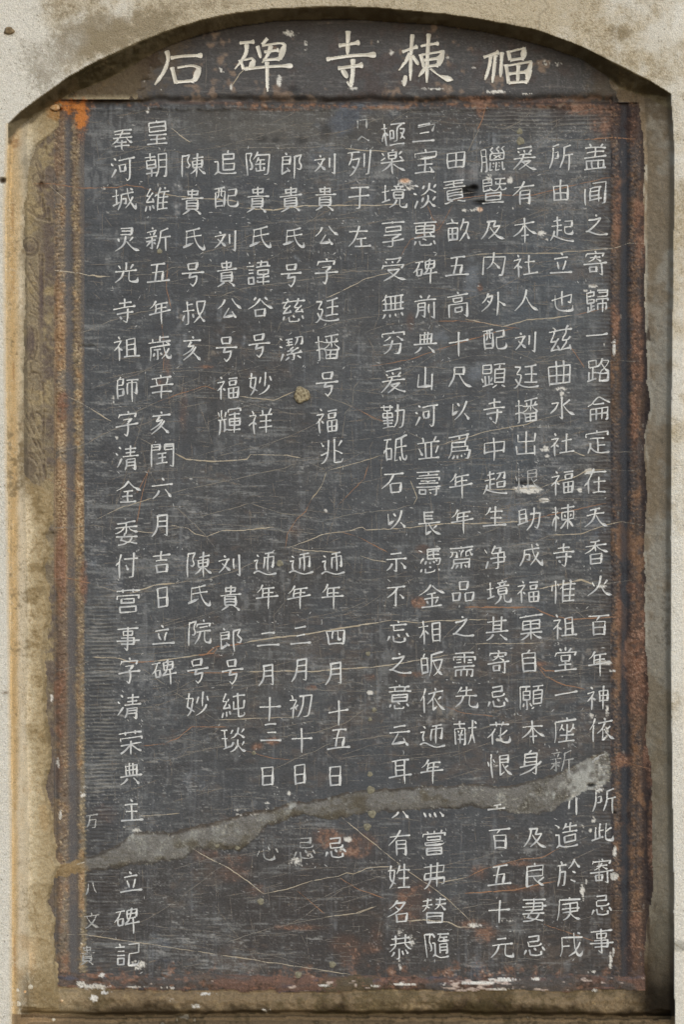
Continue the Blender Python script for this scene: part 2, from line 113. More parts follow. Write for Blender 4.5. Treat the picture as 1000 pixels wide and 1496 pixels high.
  '菓': [[8, 17, 10, 22, 22, 31, 41, 38], [-18, -38, -18, -44], [-43, 37, -39, 38, -23, 31, -11, 23, -10, 17], [17, -45, 17, -38], [39, -38, -41, -38], [-31, -10, 30, -10], [-1, 39, -1, -23], [-1, -23, -30, -24, -31, 4, 30, 4, 29, -24, -1, -23], [-41, 17, 41, 17]],
  '营': [[-38, -9, -38, -19, -37, -22, 37, -22, 38, -9], [-22, -9, -23, 5, 23, 5, 22, -9, -22, -9], [39, -37, -41, -37], [-19, -44, -19, -31], [17, -44, 17, -31], [30, 37, 30, 18, -30, 18, -30, 37, 30, 37]],
  '記': [[-29, -45, -26, -40, -26, -30], [-38, -17, -15, -17], [-38, 34, -38, 11, -15, 12, -16, 34, -38, 34], [-40, -2, -12, -2], [-44, -30, -11, -30], [1, -39, 36, -39, 36, -6, 3, -5, 4, 36, 9, 38, 36, 38, 39, 34, 41, 24]],
  '諱': [[-29, -38, -31, -44], [18, 3, -5, 2, -5, -12, 34, -12, 34, 2, 18, 3], [-20, -3, -39, -3], [-20, -16, -39, -16], [-17, -29, -44, -29], [-39, 33, -39, 11, -19, 11, -19, 33, -39, 33], [-5, 22, -6, 29, 43, 29], [18, 39, 18, 3], [-10, 13, 39, 13], [43, -24, -9, -24], [33, -24, 33, -38, -5, -38], [11, -45, 6, -24]],
  '責': [[-29, 4, 29, 4], [-29, 16, 29, 16], [43, 39, 33, 39, 16, 33, 10, 33], [-32, -29, 32, -29], [-1, -39, -1, -18], [36, -39, -37, -39], [-41, -18, 40, -18], [-43, 38, -34, 39, -19, 34, -12, 27, 29, 26, 27, -6, -29, -6, -29, 26, -18, 27, -15, 33, -10, 33]],
  '路': [[-44, 36, -38, 32], [-38, 32, -38, -1], [-24, 29, -24, -17], [36, 9, 33, 11, 5, 11, -1, 6, -9, 6, -11, 4, -24, 4], [-38, 32, -11, 26, -8, 29], [36, 9, 36, 4, 22, -5, 9, -25, 5, -27], [11, -44, 5, -27, 2, -26, -4, -17, -38, -17, -38, -41, -12, -41, -12, -17], [10, -36, 32, -34, 32, -30, 27, -19, 17, -6, 4, 3, 3, 37, 36, 37, 36, 9]],
  '輝': [[40, -33, 39, -43, -3, -43, -4, -33], [-38, -22, -41, -38], [-25, 31, -22, 25], [-18, -20, -13, -38], [-22, 25, -22, -11], [-27, -11, -27, -44], [-34, -11, -37, 20, -43, 38], [-1, -1, 38, -1], [38, -25, -2, -25], [-22, 25, -11, 22, -5, 26, 41, 26], [38, -1, 37, 12, -1, 11, -1, -11, 38, -11, 38, -1], [18, -32, 18, 39], [-43, -11, -12, -11]],
  '辛': [[19, -33, 20, -23, 15, -8], [-3, -45, -1, -33], [-17, -6, -17, -17, -20, -22, -19, -33], [36, 17, -37, 17], [-1, -6, -1, 39], [-33, -33, 33, -33], [39, -6, -41, -6]],
  '追': [[-27, 29, -33, 31, -41, 38], [-27, 29, -27, -10, -41, -11], [-27, 29, -16, 36, 2, 38, 40, 38, 44, 34], [11, -46, 9, -36], [-8, -16, 31, -16, 32, -34, -8, -34, -8, 23, 34, 23, 34, 1, -8, 1]],
  '造': [[-29, 29, -41, 38], [-29, 29, -29, -6, -43, -6], [-29, 29, -16, 36, 2, 38, 40, 38, 44, 34], [-27, -30, -38, -40, -43, -40], [-9, 2, -9, 23, 33, 22, 32, 1, -9, 2], [36, -33, -6, -33], [-17, -13, 40, -13], [12, -13, 12, -45], [-15, -23, -6, -33, -5, -41, -3, -44]],
  '闻': [[13, -9, -17, -9], [13, 5, -17, 5], [-38, -22, -38, 39], [-11, -40, 37, -40, 37, 37, 26, 39], [13, 31, 13, -22], [-17, 22, -17, -22], [20, -22, -23, -22], [-25, 22, 24, 19]],
  '陶': [[-29, 17, -22, 16, -19, 11, -20, -4, -27, -17, -20, -40, -39, -41, -39, 38], [-5, -32, 39, -31, 38, 18, 36, 36, 33, 39, 22, 40], [-9, 1, 27, 1], [10, -15, 10, 24], [24, 12, 24, 24, -5, 24, -5, 12], [24, -15, -1, -16], [-6, -6, -1, -16, 2, -23, 4, -23], [-16, -17, -5, -32, -1, -45]],
  '隨': [[-15, 37, -12, 33, -6, 30], [10, 5, 37, 5], [37, 16, 10, 16], [-15, -11, -6, -10, -6, 30], [26, -26, 26, -17], [-27, 17, -23, 16, -20, 11, -22, -4, -27, -17, -22, -34, -22, -40], [44, 36, 40, 38, 20, 39, 8, 38, -6, 30], [2, -38, 41, -38], [10, 26, 10, -5, 36, -5, 37, 25, 34, 27, 30, 27], [38, -27, 16, -27, 11, -30], [-39, 38, -39, -41, -15, -40, -11, -38, -6, -27], [43, -16, 10, -16, 5, -19, 11, -30, 11, -34, 15, -38, 15, -44]],
  '需': [[-12, -19, -29, -19], [11, 38, 11, 17], [29, -9, 11, -9], [-11, 17, -11, 38], [-31, -9, -12, -9], [-4, 16, -2, 3], [11, -19, 27, -19], [-1, -41, -1, -8], [39, 3, -40, 3], [-39, -18, -39, -30, 38, -30, 38, -18], [-33, -43, 33, -43], [26, 40, 33, 39, 33, 38, 33, 17, -4, 16, -33, 17, -33, 39]],
  '顕': [[30, 31, 43, 39], [4, -10, 38, -10], [-31, -3, -31, 32], [13, 30, 11, 30, -3, 39, -5, 38], [-18, -3, -18, 29], [-39, -27, -9, -27], [38, 5, 4, 5], [18, -25, 20, -40], [-43, 3, -38, 17, -39, 19], [-11, 17, -6, 3], [40, -40, 1, -40], [-9, -27, -10, -41, -38, -41, -39, -12, -10, -12, -9, -27], [18, -25, 5, -25, 4, -23, 4, 20, 38, 22, 38, -24, 18, -25], [-3, 29, -9, 27, -44, 34]],
  '願': [[39, 5, 9, 5], [-5, 17, -1, 27, 2, 30], [32, 31, 36, 33], [-27, 18, -31, 31], [12, 33, 2, 39], [-22, 40, -17, 40, -16, 37, -16, 6], [39, -10, 9, -10], [-17, -25, -16, -40], [23, -40, 22, -25], [-27, -10, -4, -10], [-4, -40, -38, -40, -38, 5, -44, 33, -43, 40], [40, -40, 5, -40], [22, -25, 9, -24, 9, 22, 38, 22, 39, -24, 22, -25], [-16, 6, -27, 5, -27, -24, -4, -25, -4, 5, -16, 6]],
  '齋': [[8, -30, -1, -20, -1, -5], [17, 37, 11, 26], [-32, -25, -33, -12, -43, -5], [-22, 38, -15, 26, -12, 26], [-1, -44, -1, -38], [-2, 38, -2, 17], [41, -5, 33, -12, 29, -26], [-9, -30, -5, -25], [-41, -38, 40, -38], [29, 17, -29, 17], [-40, -25, -17, -25, -17, -8, -25, -5], [26, -8, 15, -6, 15, -22, 33, -27, 38, -27], [29, 39, 29, 5, -29, 5, -30, 22, -33, 31, -39, 38]],
}
# characters whose written form differs from type: strokes by hand, x and y in hundredths, y down
HAND = {
 '之': [[-4,-42,2,-36],[-30,-20,-5,-24,14,-30,2,-10,-28,20],[-38,22,-28,20,-10,28,12,34,42,32]],
 '人': [[0,-42,-4,-20,-16,8,-42,34],[-3,-14,8,6,24,22,44,30]],
 '不': [[-34,-30,0,-34,32,-38],[4,-34,-6,-16,-32,6],[0,-22,0,10,0,36,-8,32],[14,-8,24,0,30,8]],
 '外': [[-18,-40,-26,-20,-42,-4],[-22,-24,-4,-28,-10,-6,-22,12,-42,28],[-22,-12,-10,-2],[14,-44,14,0,12,44],[16,-10,28,-2,42,6]],
 '水': [[0,-44,0,0,0,38,-10,30],[-38,-18,-14,-22,-22,0,-42,18],[30,-32,18,-20,6,-12],[4,-14,16,6,28,16,44,22]],
 '以': [[-30,-24,-28,16,-10,2],[-12,-26,-4,-14],[20,-36,12,-6,-4,18,-22,34],[14,10,26,22,32,32]],
 '也': [[-40,-6,0,-18,34,-28,30,2,20,-2],[-2,-42,0,12],[-28,-26,-26,14,-14,30,20,30,38,26,40,8]],
 '及': [[-22,-30,10,-34,2,-12,26,-16,10,10,-16,34],[-14,-30,-20,4,-42,34],[-10,-10,8,16,24,28,44,34]],
 '元': [[-18,-34,16,-38],[-36,-12,0,-16,38,-20],[-10,-14,-16,12,-38,34],[12,-16,10,20,16,30,40,30,40,16]],
 '光': [[0,-42,0,-14],[-26,-30,-18,-18],[24,-36,14,-18],[-38,-8,0,-12,38,-16],[-10,-10,-14,14,-38,34],[12,-12,10,20,16,30,40,30,42,14]],
 '先': [[-18,-38,-32,-14],[-22,-24,20,-30],[0,-42,0,-10],[-40,-6,0,-10,38,-12],[-10,-8,-14,14,-38,34],[12,-10,10,20,16,30,40,30,42,14]],
 '天': [[-20,-28,20,-32],[-34,-8,34,-14],[2,-30,-2,-8,-14,14,-42,34],[2,-10,14,14,26,24,44,32]],
 '火': [[-30,-16,-22,0],[28,-26,16,-8],[2,-42,-2,-10,-14,14,-42,36],[2,-6,14,16,26,26,46,30]],
 '本': [[-38,-18,0,-22,38,-26],[0,-44,0,0,0,44],[-2,-18,-16,4,-42,22],[2,-18,16,2,44,16],[-14,18,14,16]],
 '公': [[-14,-36,-22,-18,-42,0],[14,-40,24,-20,46,-2],[0,-6,-20,28,18,22],[12,8,28,32]],
 '谷': [[-16,-42,-24,-30],[14,-42,26,-30],[0,-34,-14,-14,-44,6],[2,-30,18,-12,46,2],[-18,6,-16,34],[-16,6,18,2,14,30],[-14,30,16,28]],
 '全': [[0,-44,-14,-22,-42,-4],[2,-40,18,-22,46,-8],[-18,-6,18,-10],[-20,12,20,10],[0,-6,0,32],[-30,34,30,32]],
 '金': [[0,-44,-14,-24,-44,-6],[2,-40,18,-24,46,-12],[-16,-10,16,-14],[-26,6,26,2],[0,-12,0,32],[-20,14,-14,24],[20,10,12,24],[-36,36,36,32]],
 '貴': [[-18,-38,-16,-22],[-18,-36,20,-40,16,-24],[-16,-24,16,-26],[0,-46,0,-14],[-38,-10,0,-14,40,-16],[-20,-4,-20,28],[-20,-4,20,-8,20,26],[-20,6,20,3],[-20,16,20,13],[-20,26,20,24],[-8,28,-20,38,-34,46],[10,28,22,34,32,44]],
 '氏': [[26,-38,0,-30,-24,-26],[-22,-26,-26,26,-38,30,0,14],[-24,-4,0,-8,32,-14],[2,-34,6,0,16,22,32,36,38,34,38,18]],
 '年': [[-16,-44,-24,-26,-38,-14],[-18,-28,30,-34],[-16,-26,-18,2],[-16,-12,24,-16],[-42,6,0,0,42,-6],[6,-30,4,10,4,46]],
 '寺': [[-22,-28,22,-34],[0,-46,0,-14],[-40,-8,0,-14,38,-18],[-28,8,30,2],[12,-10,12,24,8,42,-4,34],[-16,18,-8,28]],
 '忌': [[-20,-38,18,-42,16,-22],[-18,-22,16,-24],[-20,-22,-18,-4,22,-6,28,-16],[-30,10,-38,28],[-18,8,-14,28,10,32,26,26,24,14],[-2,2,6,12],[28,0,38,14]],
 '忘': [[0,-46,4,-38],[-30,-28,30,-34],[-16,-28,-16,-10,22,-14],[-30,10,-38,28],[-18,8,-14,28,10,32,26,26,24,14],[-2,2,6,12],[28,0,38,14]],
 '号': [[-18,-40,-14,-18],[-18,-40,16,-44,12,-22],[-14,-20,14,-22],[-40,-2,0,-8,40,-10],[-6,-6,-12,12,16,6,12,30,0,44,-10,34]],
 '心': [[-30,-4,-38,18],[-16,-10,-12,22,10,30,28,22,26,8],[0,-18,8,-4],[28,-12,38,4]],
 '刘': [[-22,-36,-16,-28],[-40,-16,0,-22],[-8,-20,-20,8,-40,28],[-28,-6,-14,8,0,22],[14,-26,14,12],[34,-42,34,36,24,30]],
 '迊': [[-32,-34,-24,-26],[-40,-12,-26,-16,-32,2,-28,18],[-2,-36,32,-42],[-2,-26,-4,14],[-2,-24,34,-30,32,8,24,4],[14,-40,14,22],[-42,30,-26,20,-6,30,16,36,46,28]],
 '立': [[-4,-44,4,-34],[-26,-22,24,-28],[-16,-12,-8,14],[16,-16,6,16],[-40,30,0,26,42,24]],
 '月': [[-14,-40,-14,-4,-20,20,-34,38],[-14,-38,20,-42,20,34,10,30],[-12,-18,18,-20],[-14,2,18,0]],
 '日': [[-18,-34,-16,34],[-18,-34,20,-38,18,30],[-16,-2,18,-4],[-16,32,18,28]],
 '十': [[-38,-4,0,-8,38,-12],[0,-44,0,0,0,44]],
 '五': [[-26,-32,26,-38],[-2,-34,-12,26],[-22,-4,18,-8,12,26],[-42,32,0,28,42,26]],
 '三': [[-22,-30,22,-34],[-16,-2,18,-6],[-40,30,0,26,40,24]],
 '二': [[-24,-20,24,-24],[-40,24,0,20,40,18]],
 '一': [[-40,4,-10,0,20,-4,42,-10]],
 '亥': [[0,-46,4,-38],[-32,-28,34,-34],[-4,-28,-16,-10,6,-14,-6,4,-36,22],[12,-10,-4,16,-34,40],[2,10,16,24,30,38]],
 '字': [[0,-48,4,-40],[-28,-36,-34,-22],[-28,-34,32,-38,26,-24],[-16,-16,16,-20,2,-6],[0,-6,4,20,-2,42,-12,34],[-42,8,0,2,42,-2]],
 '長': [[-16,-42,-16,0],[-16,-40,20,-44],[-16,-28,16,-30],[-16,-16,16,-18],[-42,2,0,-2,42,-6],[-12,0,-12,38,8,24],[0,0,12,20,28,32,46,38],[30,4,16,16]],
 '有': [[-38,-20,0,-26,38,-30],[2,-46,-10,-20,-40,10],[-12,-8,-12,44],[-12,-8,24,-12,22,40,12,36],[-10,6,22,3],[-10,20,22,17]],
 '百': [[-38,-32,0,-36,40,-40],[2,-36,-10,-20],[-22,-14,-20,38],[-22,-14,24,-18,20,34],[-20,8,20,5],[-20,34,20,31]],
 '左': [[-36,-18,30,-26],[2,-44,-8,-14,-22,14,-42,34],[-12,4,24,0],[6,2,6,30],[-20,34,38,30]],
 '生': [[-18,-38,-26,-18,-38,-8],[-20,-20,26,-26],[-18,4,22,0],[2,-44,2,30],[-42,34,0,30,42,26]],
 '尺': [[-20,-36,18,-40,16,-14],[-18,-14,16,-16],[-20,-34,-22,0,-42,34],[-2,-12,12,14,26,26,46,32]],
 '山': [[0,-42,0,26],[-26,-14,-28,30,26,22],[26,-22,24,36]],
 '云': [[-22,-34,22,-38],[-38,-12,0,-16,38,-18],[-4,-12,-26,28,22,22],[14,6,32,36]],
 '石': [[-36,-34,34,-40],[0,-36,-12,-6,-42,22],[-10,2,-8,36],[-10,2,26,-2,22,32],[-8,34,22,30]],
 '典': [[-20,-36,-18,2],[-20,-32,22,-38,20,0],[-4,-44,-4,2],[8,-44,8,0],[-18,-16,20,-20],[-42,8,0,2,42,-2],[-12,12,-22,26,-38,36],[10,12,22,22,34,36]],
 '福': [[-28,-42,-22,-34],[-42,-20,-16,-26,-26,-6,-42,10],[-28,-8,-28,44],[-22,0,-14,8],[0,-36,34,-40],[4,-26,6,-10],[4,-26,30,-29,27,-13],[6,-12,28,-14],[0,0,2,38],[0,0,36,-4,32,36],[2,18,34,15],[17,-2,17,34],[2,36,32,33]],
 '主': [[-4,-46,4,-38],[-24,-24,24,-28],[-20,0,22,-3],[0,-24,0,30],[-40,32,0,28,42,26]],
 '六': [[-4,-42,4,-32],[-40,-12,0,-16,40,-20],[-12,2,-18,18,-36,34],[12,0,24,14,36,30]],
 '四': [[-32,-24,-26,24],[-32,-24,34,-30,28,22],[-8,-24,-12,4],[10,-26,10,6,22,4],[-26,24,28,20]],
 '示': [[-20,-32,22,-36],[-38,-12,0,-16,40,-18],[2,-14,2,32,-8,28],[-16,2,-24,18,-38,30],[18,2,28,12,36,26]],
 '耳': [[-30,-34,32,-40],[-16,-34,-14,20],[16,-38,16,44],[-14,-18,14,-20],[-14,-2,14,-4],[-42,22,0,16,42,10]],
 '此': [[-24,-24,-24,22],[-10,-38,-10,18],[-8,-10,6,-14],[-40,26,-20,20,6,12],[34,-26,14,-10],[12,-40,12,16,20,24,40,22,42,4]],
 '寄': [[0,-48,4,-40],[-28,-38,-32,-26],[-28,-36,32,-40,26,-28],[-18,-22,20,-26],[2,-34,-6,-18,-24,-8],[4,-20,22,-10],[-42,2,0,-2,42,-6],[-22,12,-20,30],[-22,12,4,10,2,26],[-20,28,4,26],[22,-2,22,38,12,34]],
 '河': [[-32,-36,-24,-28],[-42,-14,-34,-6],[-42,34,-34,22,-24,4],[-16,-28,10,-34,44,-38],[-10,-12,-6,12],[-10,-12,10,-16,8,8],[-6,10,8,8],[28,-34,28,34,18,40,12,32]],
 '清': [[-32,-38,-24,-30],[-44,-16,-36,-8],[-42,34,-34,22,-24,2],[-10,-30,32,-36],[-8,-18,28,-22],[-18,-4,10,-8,42,-10],[10,-46,10,-8],[-6,6,-6,26,-14,42],[-6,6,26,2,24,40,14,34],[-4,16,24,13],[-4,26,24,23]],
 '成': [[-24,-22,10,-28,34,-30],[-22,-22,-24,8,-42,38],[-20,-4,-2,-6,-4,16,-14,14],[4,-44,10,-12,22,14,42,36,44,16],[30,-12,18,12,-4,34],[20,-44,30,-36]],
 '碑': [[-42,-30,-10,-36],[-24,-32,-30,-10,-44,8],[-32,-4,-30,18],[-32,-4,-14,-8,-16,16],[-30,18,-16,15],[16,-46,8,-38],[-2,-36,0,-8],[-2,-36,32,-40,30,-12],[0,-24,30,-27],[0,-8,30,-12],[14,-38,8,-4,-6,10],[-8,12,16,8,44,4],[20,-10,20,46]],
 '配': [[-42,-34,-4,-40],[-38,-22,-36,36],[-38,-22,-4,-26,-6,32],[-26,-36,-26,-6,-32,2],[-16,-38,-16,-8,-10,-6],[-34,14,-8,11],[-36,30,-8,28],[6,-32,36,-38,34,-14],[8,-10,34,-14],[8,-12,6,18,12,30,34,30,44,22,42,8]],
 '事': [[-38,-36,0,-40,38,-42],[-18,-28,-16,-14],[-18,-28,18,-31,16,-16],[-16,-15,16,-17],[-26,-4,22,-8,20,18],[-42,8,0,5,42,2],[-26,20,20,17],[0,-48,0,40,-12,30]],
 '花': [[-36,-32,0,-36,38,-38],[-14,-44,-10,-26],[14,-46,8,-28],[-14,-20,-24,0,-42,16],[-24,0,-24,42],[30,-14,14,2,-4,10],[6,-22,6,22,12,32,36,32,44,24,42,8]],
 '名': [[-6,-44,-16,-26,-36,-8],[-10,-32,20,-36,4,-12,-18,6,-42,20],[-14,-18,0,-6],[-12,10,-8,40],[-12,10,28,4,24,36],[-8,38,24,34]],
 '香': [[16,-46,0,-40,-20,-38],[-40,-22,0,-28,40,-30],[0,-40,0,-4],[-4,-24,-18,-8,-42,6],[4,-24,18,-10,46,2],[-20,8,-18,42],[-20,8,22,4,20,38],[-18,24,20,21],[-18,40,20,37]],
 '高': [[0,-48,4,-40],[-38,-32,0,-36,38,-38],[-16,-26,-14,-12],[-16,-26,16,-29,14,-14],[-14,-12,14,-15],[-32,-4,-32,42],[-32,-4,34,-8,32,40,20,32],[-12,10,-10,26],[-12,10,14,7,12,22],[-10,24,12,22]],
 '前': [[-18,-46,-12,-36],[18,-48,8,-34],[-42,-26,0,-31,42,-34],[-28,-16,-28,16,-36,38],[-28,-16,-2,-19,-4,36,-14,30],[-26,-2,-4,-4],[-26,12,-4,10],[14,-16,14,18],[34,-24,34,38,22,32]],
 '郎': [[-24,-46,-18,-38],[-34,-30,-4,-34,-6,-4],[-32,-18,-6,-20],[-32,-4,-6,-7],[-34,-30,-34,32,-12,18],[-16,8,-4,22],[12,-32,36,-38,26,-16,40,0,34,14,22,10],[12,-34,12,46]],
 '城': [[-44,-12,-18,-18],[-30,-40,-30,18],[-44,24,-16,10],[-8,-22,20,-27,38,-30],[-8,-22,-10,10,-24,38],[-6,-4,8,-6,6,14,-2,12],[12,-44,16,-12,26,14,42,36,44,16],[36,-12,24,12,6,32],[26,-44,36,-36]],
 '助': [[-34,-34,-34,14],[-34,-34,-10,-38,-10,8],[-32,-18,-12,-20],[-32,-4,-12,-6],[-44,18,-6,6],[2,-18,22,-22,38,-24,34,14,28,32,18,26],[18,-42,16,-10,8,18,-10,40]],
 '社': [[-30,-44,-24,-34],[-44,-20,-18,-26,-28,-6,-44,10],[-28,-8,-28,44],[-24,0,-14,8],[-4,-14,34,-20],[14,-44,14,26],[-12,30,14,26,44,22]],
 '祖': [[-30,-44,-24,-34],[-44,-20,-18,-26,-28,-6,-44,10],[-28,-8,-28,44],[-24,0,-14,8],[2,-32,2,28],[2,-32,28,-36,28,26],[2,-14,28,-17],[2,6,28,3],[-12,32,14,28,46,26]],
 '神': [[-30,-44,-24,-34],[-44,-20,-18,-26,-28,-6,-44,10],[-28,-8,-28,44],[-24,0,-14,8],[0,-26,2,14],[0,-26,34,-30,32,10],[2,-8,32,-11],[2,12,32,9],[16,-46,16,46]],
 '新': [[-22,-46,-18,-38],[-40,-30,-6,-35],[-30,-26,-26,-18],[-12,-30,-18,-16],[-44,-8,-4,-14],[-40,6,-6,2],[-22,-12,-22,34,-30,28],[-26,8,-42,26],[-16,10,-8,18],[34,-42,8,-30],[10,-30,8,2,-4,36],[10,-6,44,-12],[28,-10,28,44]],
 '依': [[-24,-44,-30,-22,-44,0],[-30,-18,-30,42],[10,-46,14,-36],[-14,-24,14,-30,42,-34],[12,-28,2,-6,-18,12],[4,-6,4,34,18,22],[32,-16,20,-4],[8,-8,20,12,34,26,46,32]],
 '相': [[-44,-18,-8,-24],[-26,-44,-26,44],[-26,-14,-32,4,-44,20],[-22,-8,-10,6],[6,-32,8,38],[6,-32,36,-37,34,36],[8,-10,34,-13],[8,10,34,7],[8,32,34,30]],
 '恨': [[-40,-16,-36,2],[-20,-24,-14,-12],[-28,-44,-28,44],[2,-36,34,-40,32,-10],[4,-24,32,-27],[4,-10,32,-13],[2,-36,2,34,18,22],[34,-2,20,8],[14,-8,24,14,36,26,46,32]],
 '爰': [[30,-46,0,-40,-26,-36],[-26,-28,-20,-20],[-4,-32,0,-22],[26,-34,14,-20],[-22,-12,26,-17],[-42,2,0,-3,42,-6],[-4,-14,-12,8,-42,40],[-10,14,24,8,4,26,-20,42],[-6,16,10,28,26,36,46,40]],
 '受': [[28,-46,0,-40,-26,-38],[-28,-32,-22,-24],[-6,-34,-2,-26],[24,-38,14,-24],[-34,-16,-40,0],[-34,-15,38,-20,30,-6],[-20,2,22,-2,4,20,-34,42],[-14,8,6,24,24,34,46,38]],
 '陳': [[-38,-36,-12,-42,-22,-20,-12,-4,-18,6,-26,4],[-38,-38,-38,44],[0,-26,38,-32],[-2,-16,0,6],[-2,-16,34,-20,32,4],[0,-5,32,-8],[0,8,32,5],[16,-46,16,44],[12,10,4,22,-10,32],[20,10,30,22,46,32]],
 '院': [[-38,-36,-12,-42,-22,-20,-12,-4,-18,6,-26,4],[-38,-38,-38,44],[14,-48,18,-40],[-6,-32,-10,-20],[-6,-31,42,-36,36,-24],[0,-18,30,-22],[-10,-4,14,-8,42,-10],[6,-6,2,16,-14,38],[20,-8,20,22,26,32,42,32,44,16]],
 '田': [[-30,-26,-26,28],[-30,-26,30,-32,28,24],[-28,2,28,-2],[0,-28,0,24],[-26,26,28,22]],
 '由': [[-28,-18,-26,34],[-28,-18,28,-24,26,30],[-26,8,26,4],[0,-46,0,30],[-26,32,26,28]],
 '所': [[-8,-44,-32,-36],[-30,-34,-32,6,-44,38],[-26,-14,-12,-18,-14,4],[-28,6,-14,4],[36,-44,10,-34],[12,-34,10,2,-4,38],[12,-8,44,-14],[30,-12,30,46]],
 '起': [[-32,-30,-4,-34],[-18,-46,-18,-14],[-40,-12,-2,-18],[-18,-14,-18,24],[-16,4,-2,2],[-30,4,-32,18,-44,38],[-32,22,-10,32,20,38,46,38],[8,-30,36,-34,34,-14],[10,-10,34,-14],[10,-12,10,8,18,14,38,12,40,0]],
 '超': [[-32,-30,-4,-34],[-18,-46,-18,-14],[-40,-12,-2,-18],[-18,-14,-18,24],[-16,4,-2,2],[-30,4,-32,18,-44,38],[-32,22,-10,32,20,38,46,38],[6,-36,38,-40,34,-18,26,-20],[20,-36,14,-22,4,-12],[8,-4,10,18],[8,-4,36,-8,34,14],[10,16,34,14]],
 '境': [[-44,-12,-18,-18],[-30,-40,-30,18],[-44,24,-16,12],[14,-48,18,-42],[-2,-36,34,-40],[6,-34,10,-26],[26,-36,20,-26],[-10,-22,42,-27],[0,-16,2,8],[0,-16,32,-19,30,6],[2,-5,30,-7],[2,8,30,5],[8,10,4,26,-16,42],[20,8,20,30,28,38,44,36,46,22]],
 '師': [[-26,-44,-32,-34],[-36,-32,-36,36],[-36,-32,-14,-35,-16,-14],[-34,-13,-16,-15],[-34,2,-14,-1,-16,22],[-34,24,-16,21],[-4,-32,18,-36,42,-38],[2,-22,2,18],[2,-22,36,-26,36,14,26,10],[18,-36,18,44]],
 '閏': [[-38,-40,-38,42],[-38,-40,-8,-42,-8,-22],[-36,-31,-10,-33],[-36,-21,-8,-23],[8,-42,8,-22],[8,-42,38,-44,38,38,26,34],[10,-33,36,-35],[10,-23,36,-25],[-16,-8,16,-11],[-14,8,14,5],[0,-10,0,26],[-20,28,20,24]],
 '吉': [[-34,-24,0,-28,34,-30],[0,-46,0,-10],[-22,-6,22,-10],[-20,8,-16,38],[-20,8,22,4,18,34],[-16,36,18,33]],
 '自': [[2,-46,-6,-34],[-24,-30,-22,38],[-24,-30,24,-34,22,34],[-22,-12,22,-15],[-22,8,22,5],[-22,34,22,31]],
 '身': [[2,-48,-6,-38],[-20,-34,-20,8],[-20,-34,22,-38,20,36,8,30],[-18,-20,20,-23],[-18,-6,20,-9],[-38,12,0,6,34,0],[36,-12,12,14,-8,28,-38,40]],
 '品': [[-14,-36,-12,-8],[-14,-36,18,-40,14,-12],[-12,-9,14,-12],[-38,6,-34,36],[-38,6,-8,2,-12,32],[-34,34,-12,31],[8,4,12,34],[8,4,38,0,34,30],[12,32,34,29]],
 '其': [[-36,-26,0,-31,36,-33],[-14,-46,-14,12],[16,-48,16,10],[-12,-14,14,-16],[-12,-2,14,-4],[-42,14,0,9,42,6],[-12,18,-22,32,-40,42],[12,18,24,30,38,40]],
 '灵': [[-20,-38,20,-42,18,-18],[-16,-28,18,-30],[-20,-16,18,-18],[-28,-4,-24,8],[26,-10,14,6],[0,-12,-4,12,-16,28,-40,42],[2,6,16,24,30,34,46,38]],
 '堂': [[0,-48,0,-34],[-22,-42,-16,-32],[22,-46,12,-32],[-34,-28,-40,-14],[-34,-27,38,-31,32,-18],[-16,-16,-14,2],[-16,-16,18,-19,16,0],[-14,2,16,-1],[-24,16,24,12],[0,4,0,32],[-42,36,0,32,42,30]],
 '楽': [[4,-48,-2,-42],[-14,-38,-12,-14],[-14,-38,14,-41,12,-16],[-12,-26,12,-28],[-12,-14,12,-16],[-36,-36,-28,-26],[-40,-6,-24,-18],[34,-42,24,-30],[24,-22,36,-12],[-42,4,0,-1,42,-4],[0,-14,0,44],[-4,4,-18,20,-40,34],[4,4,18,18,44,32]],
}
GLYPHS.update(HAND)
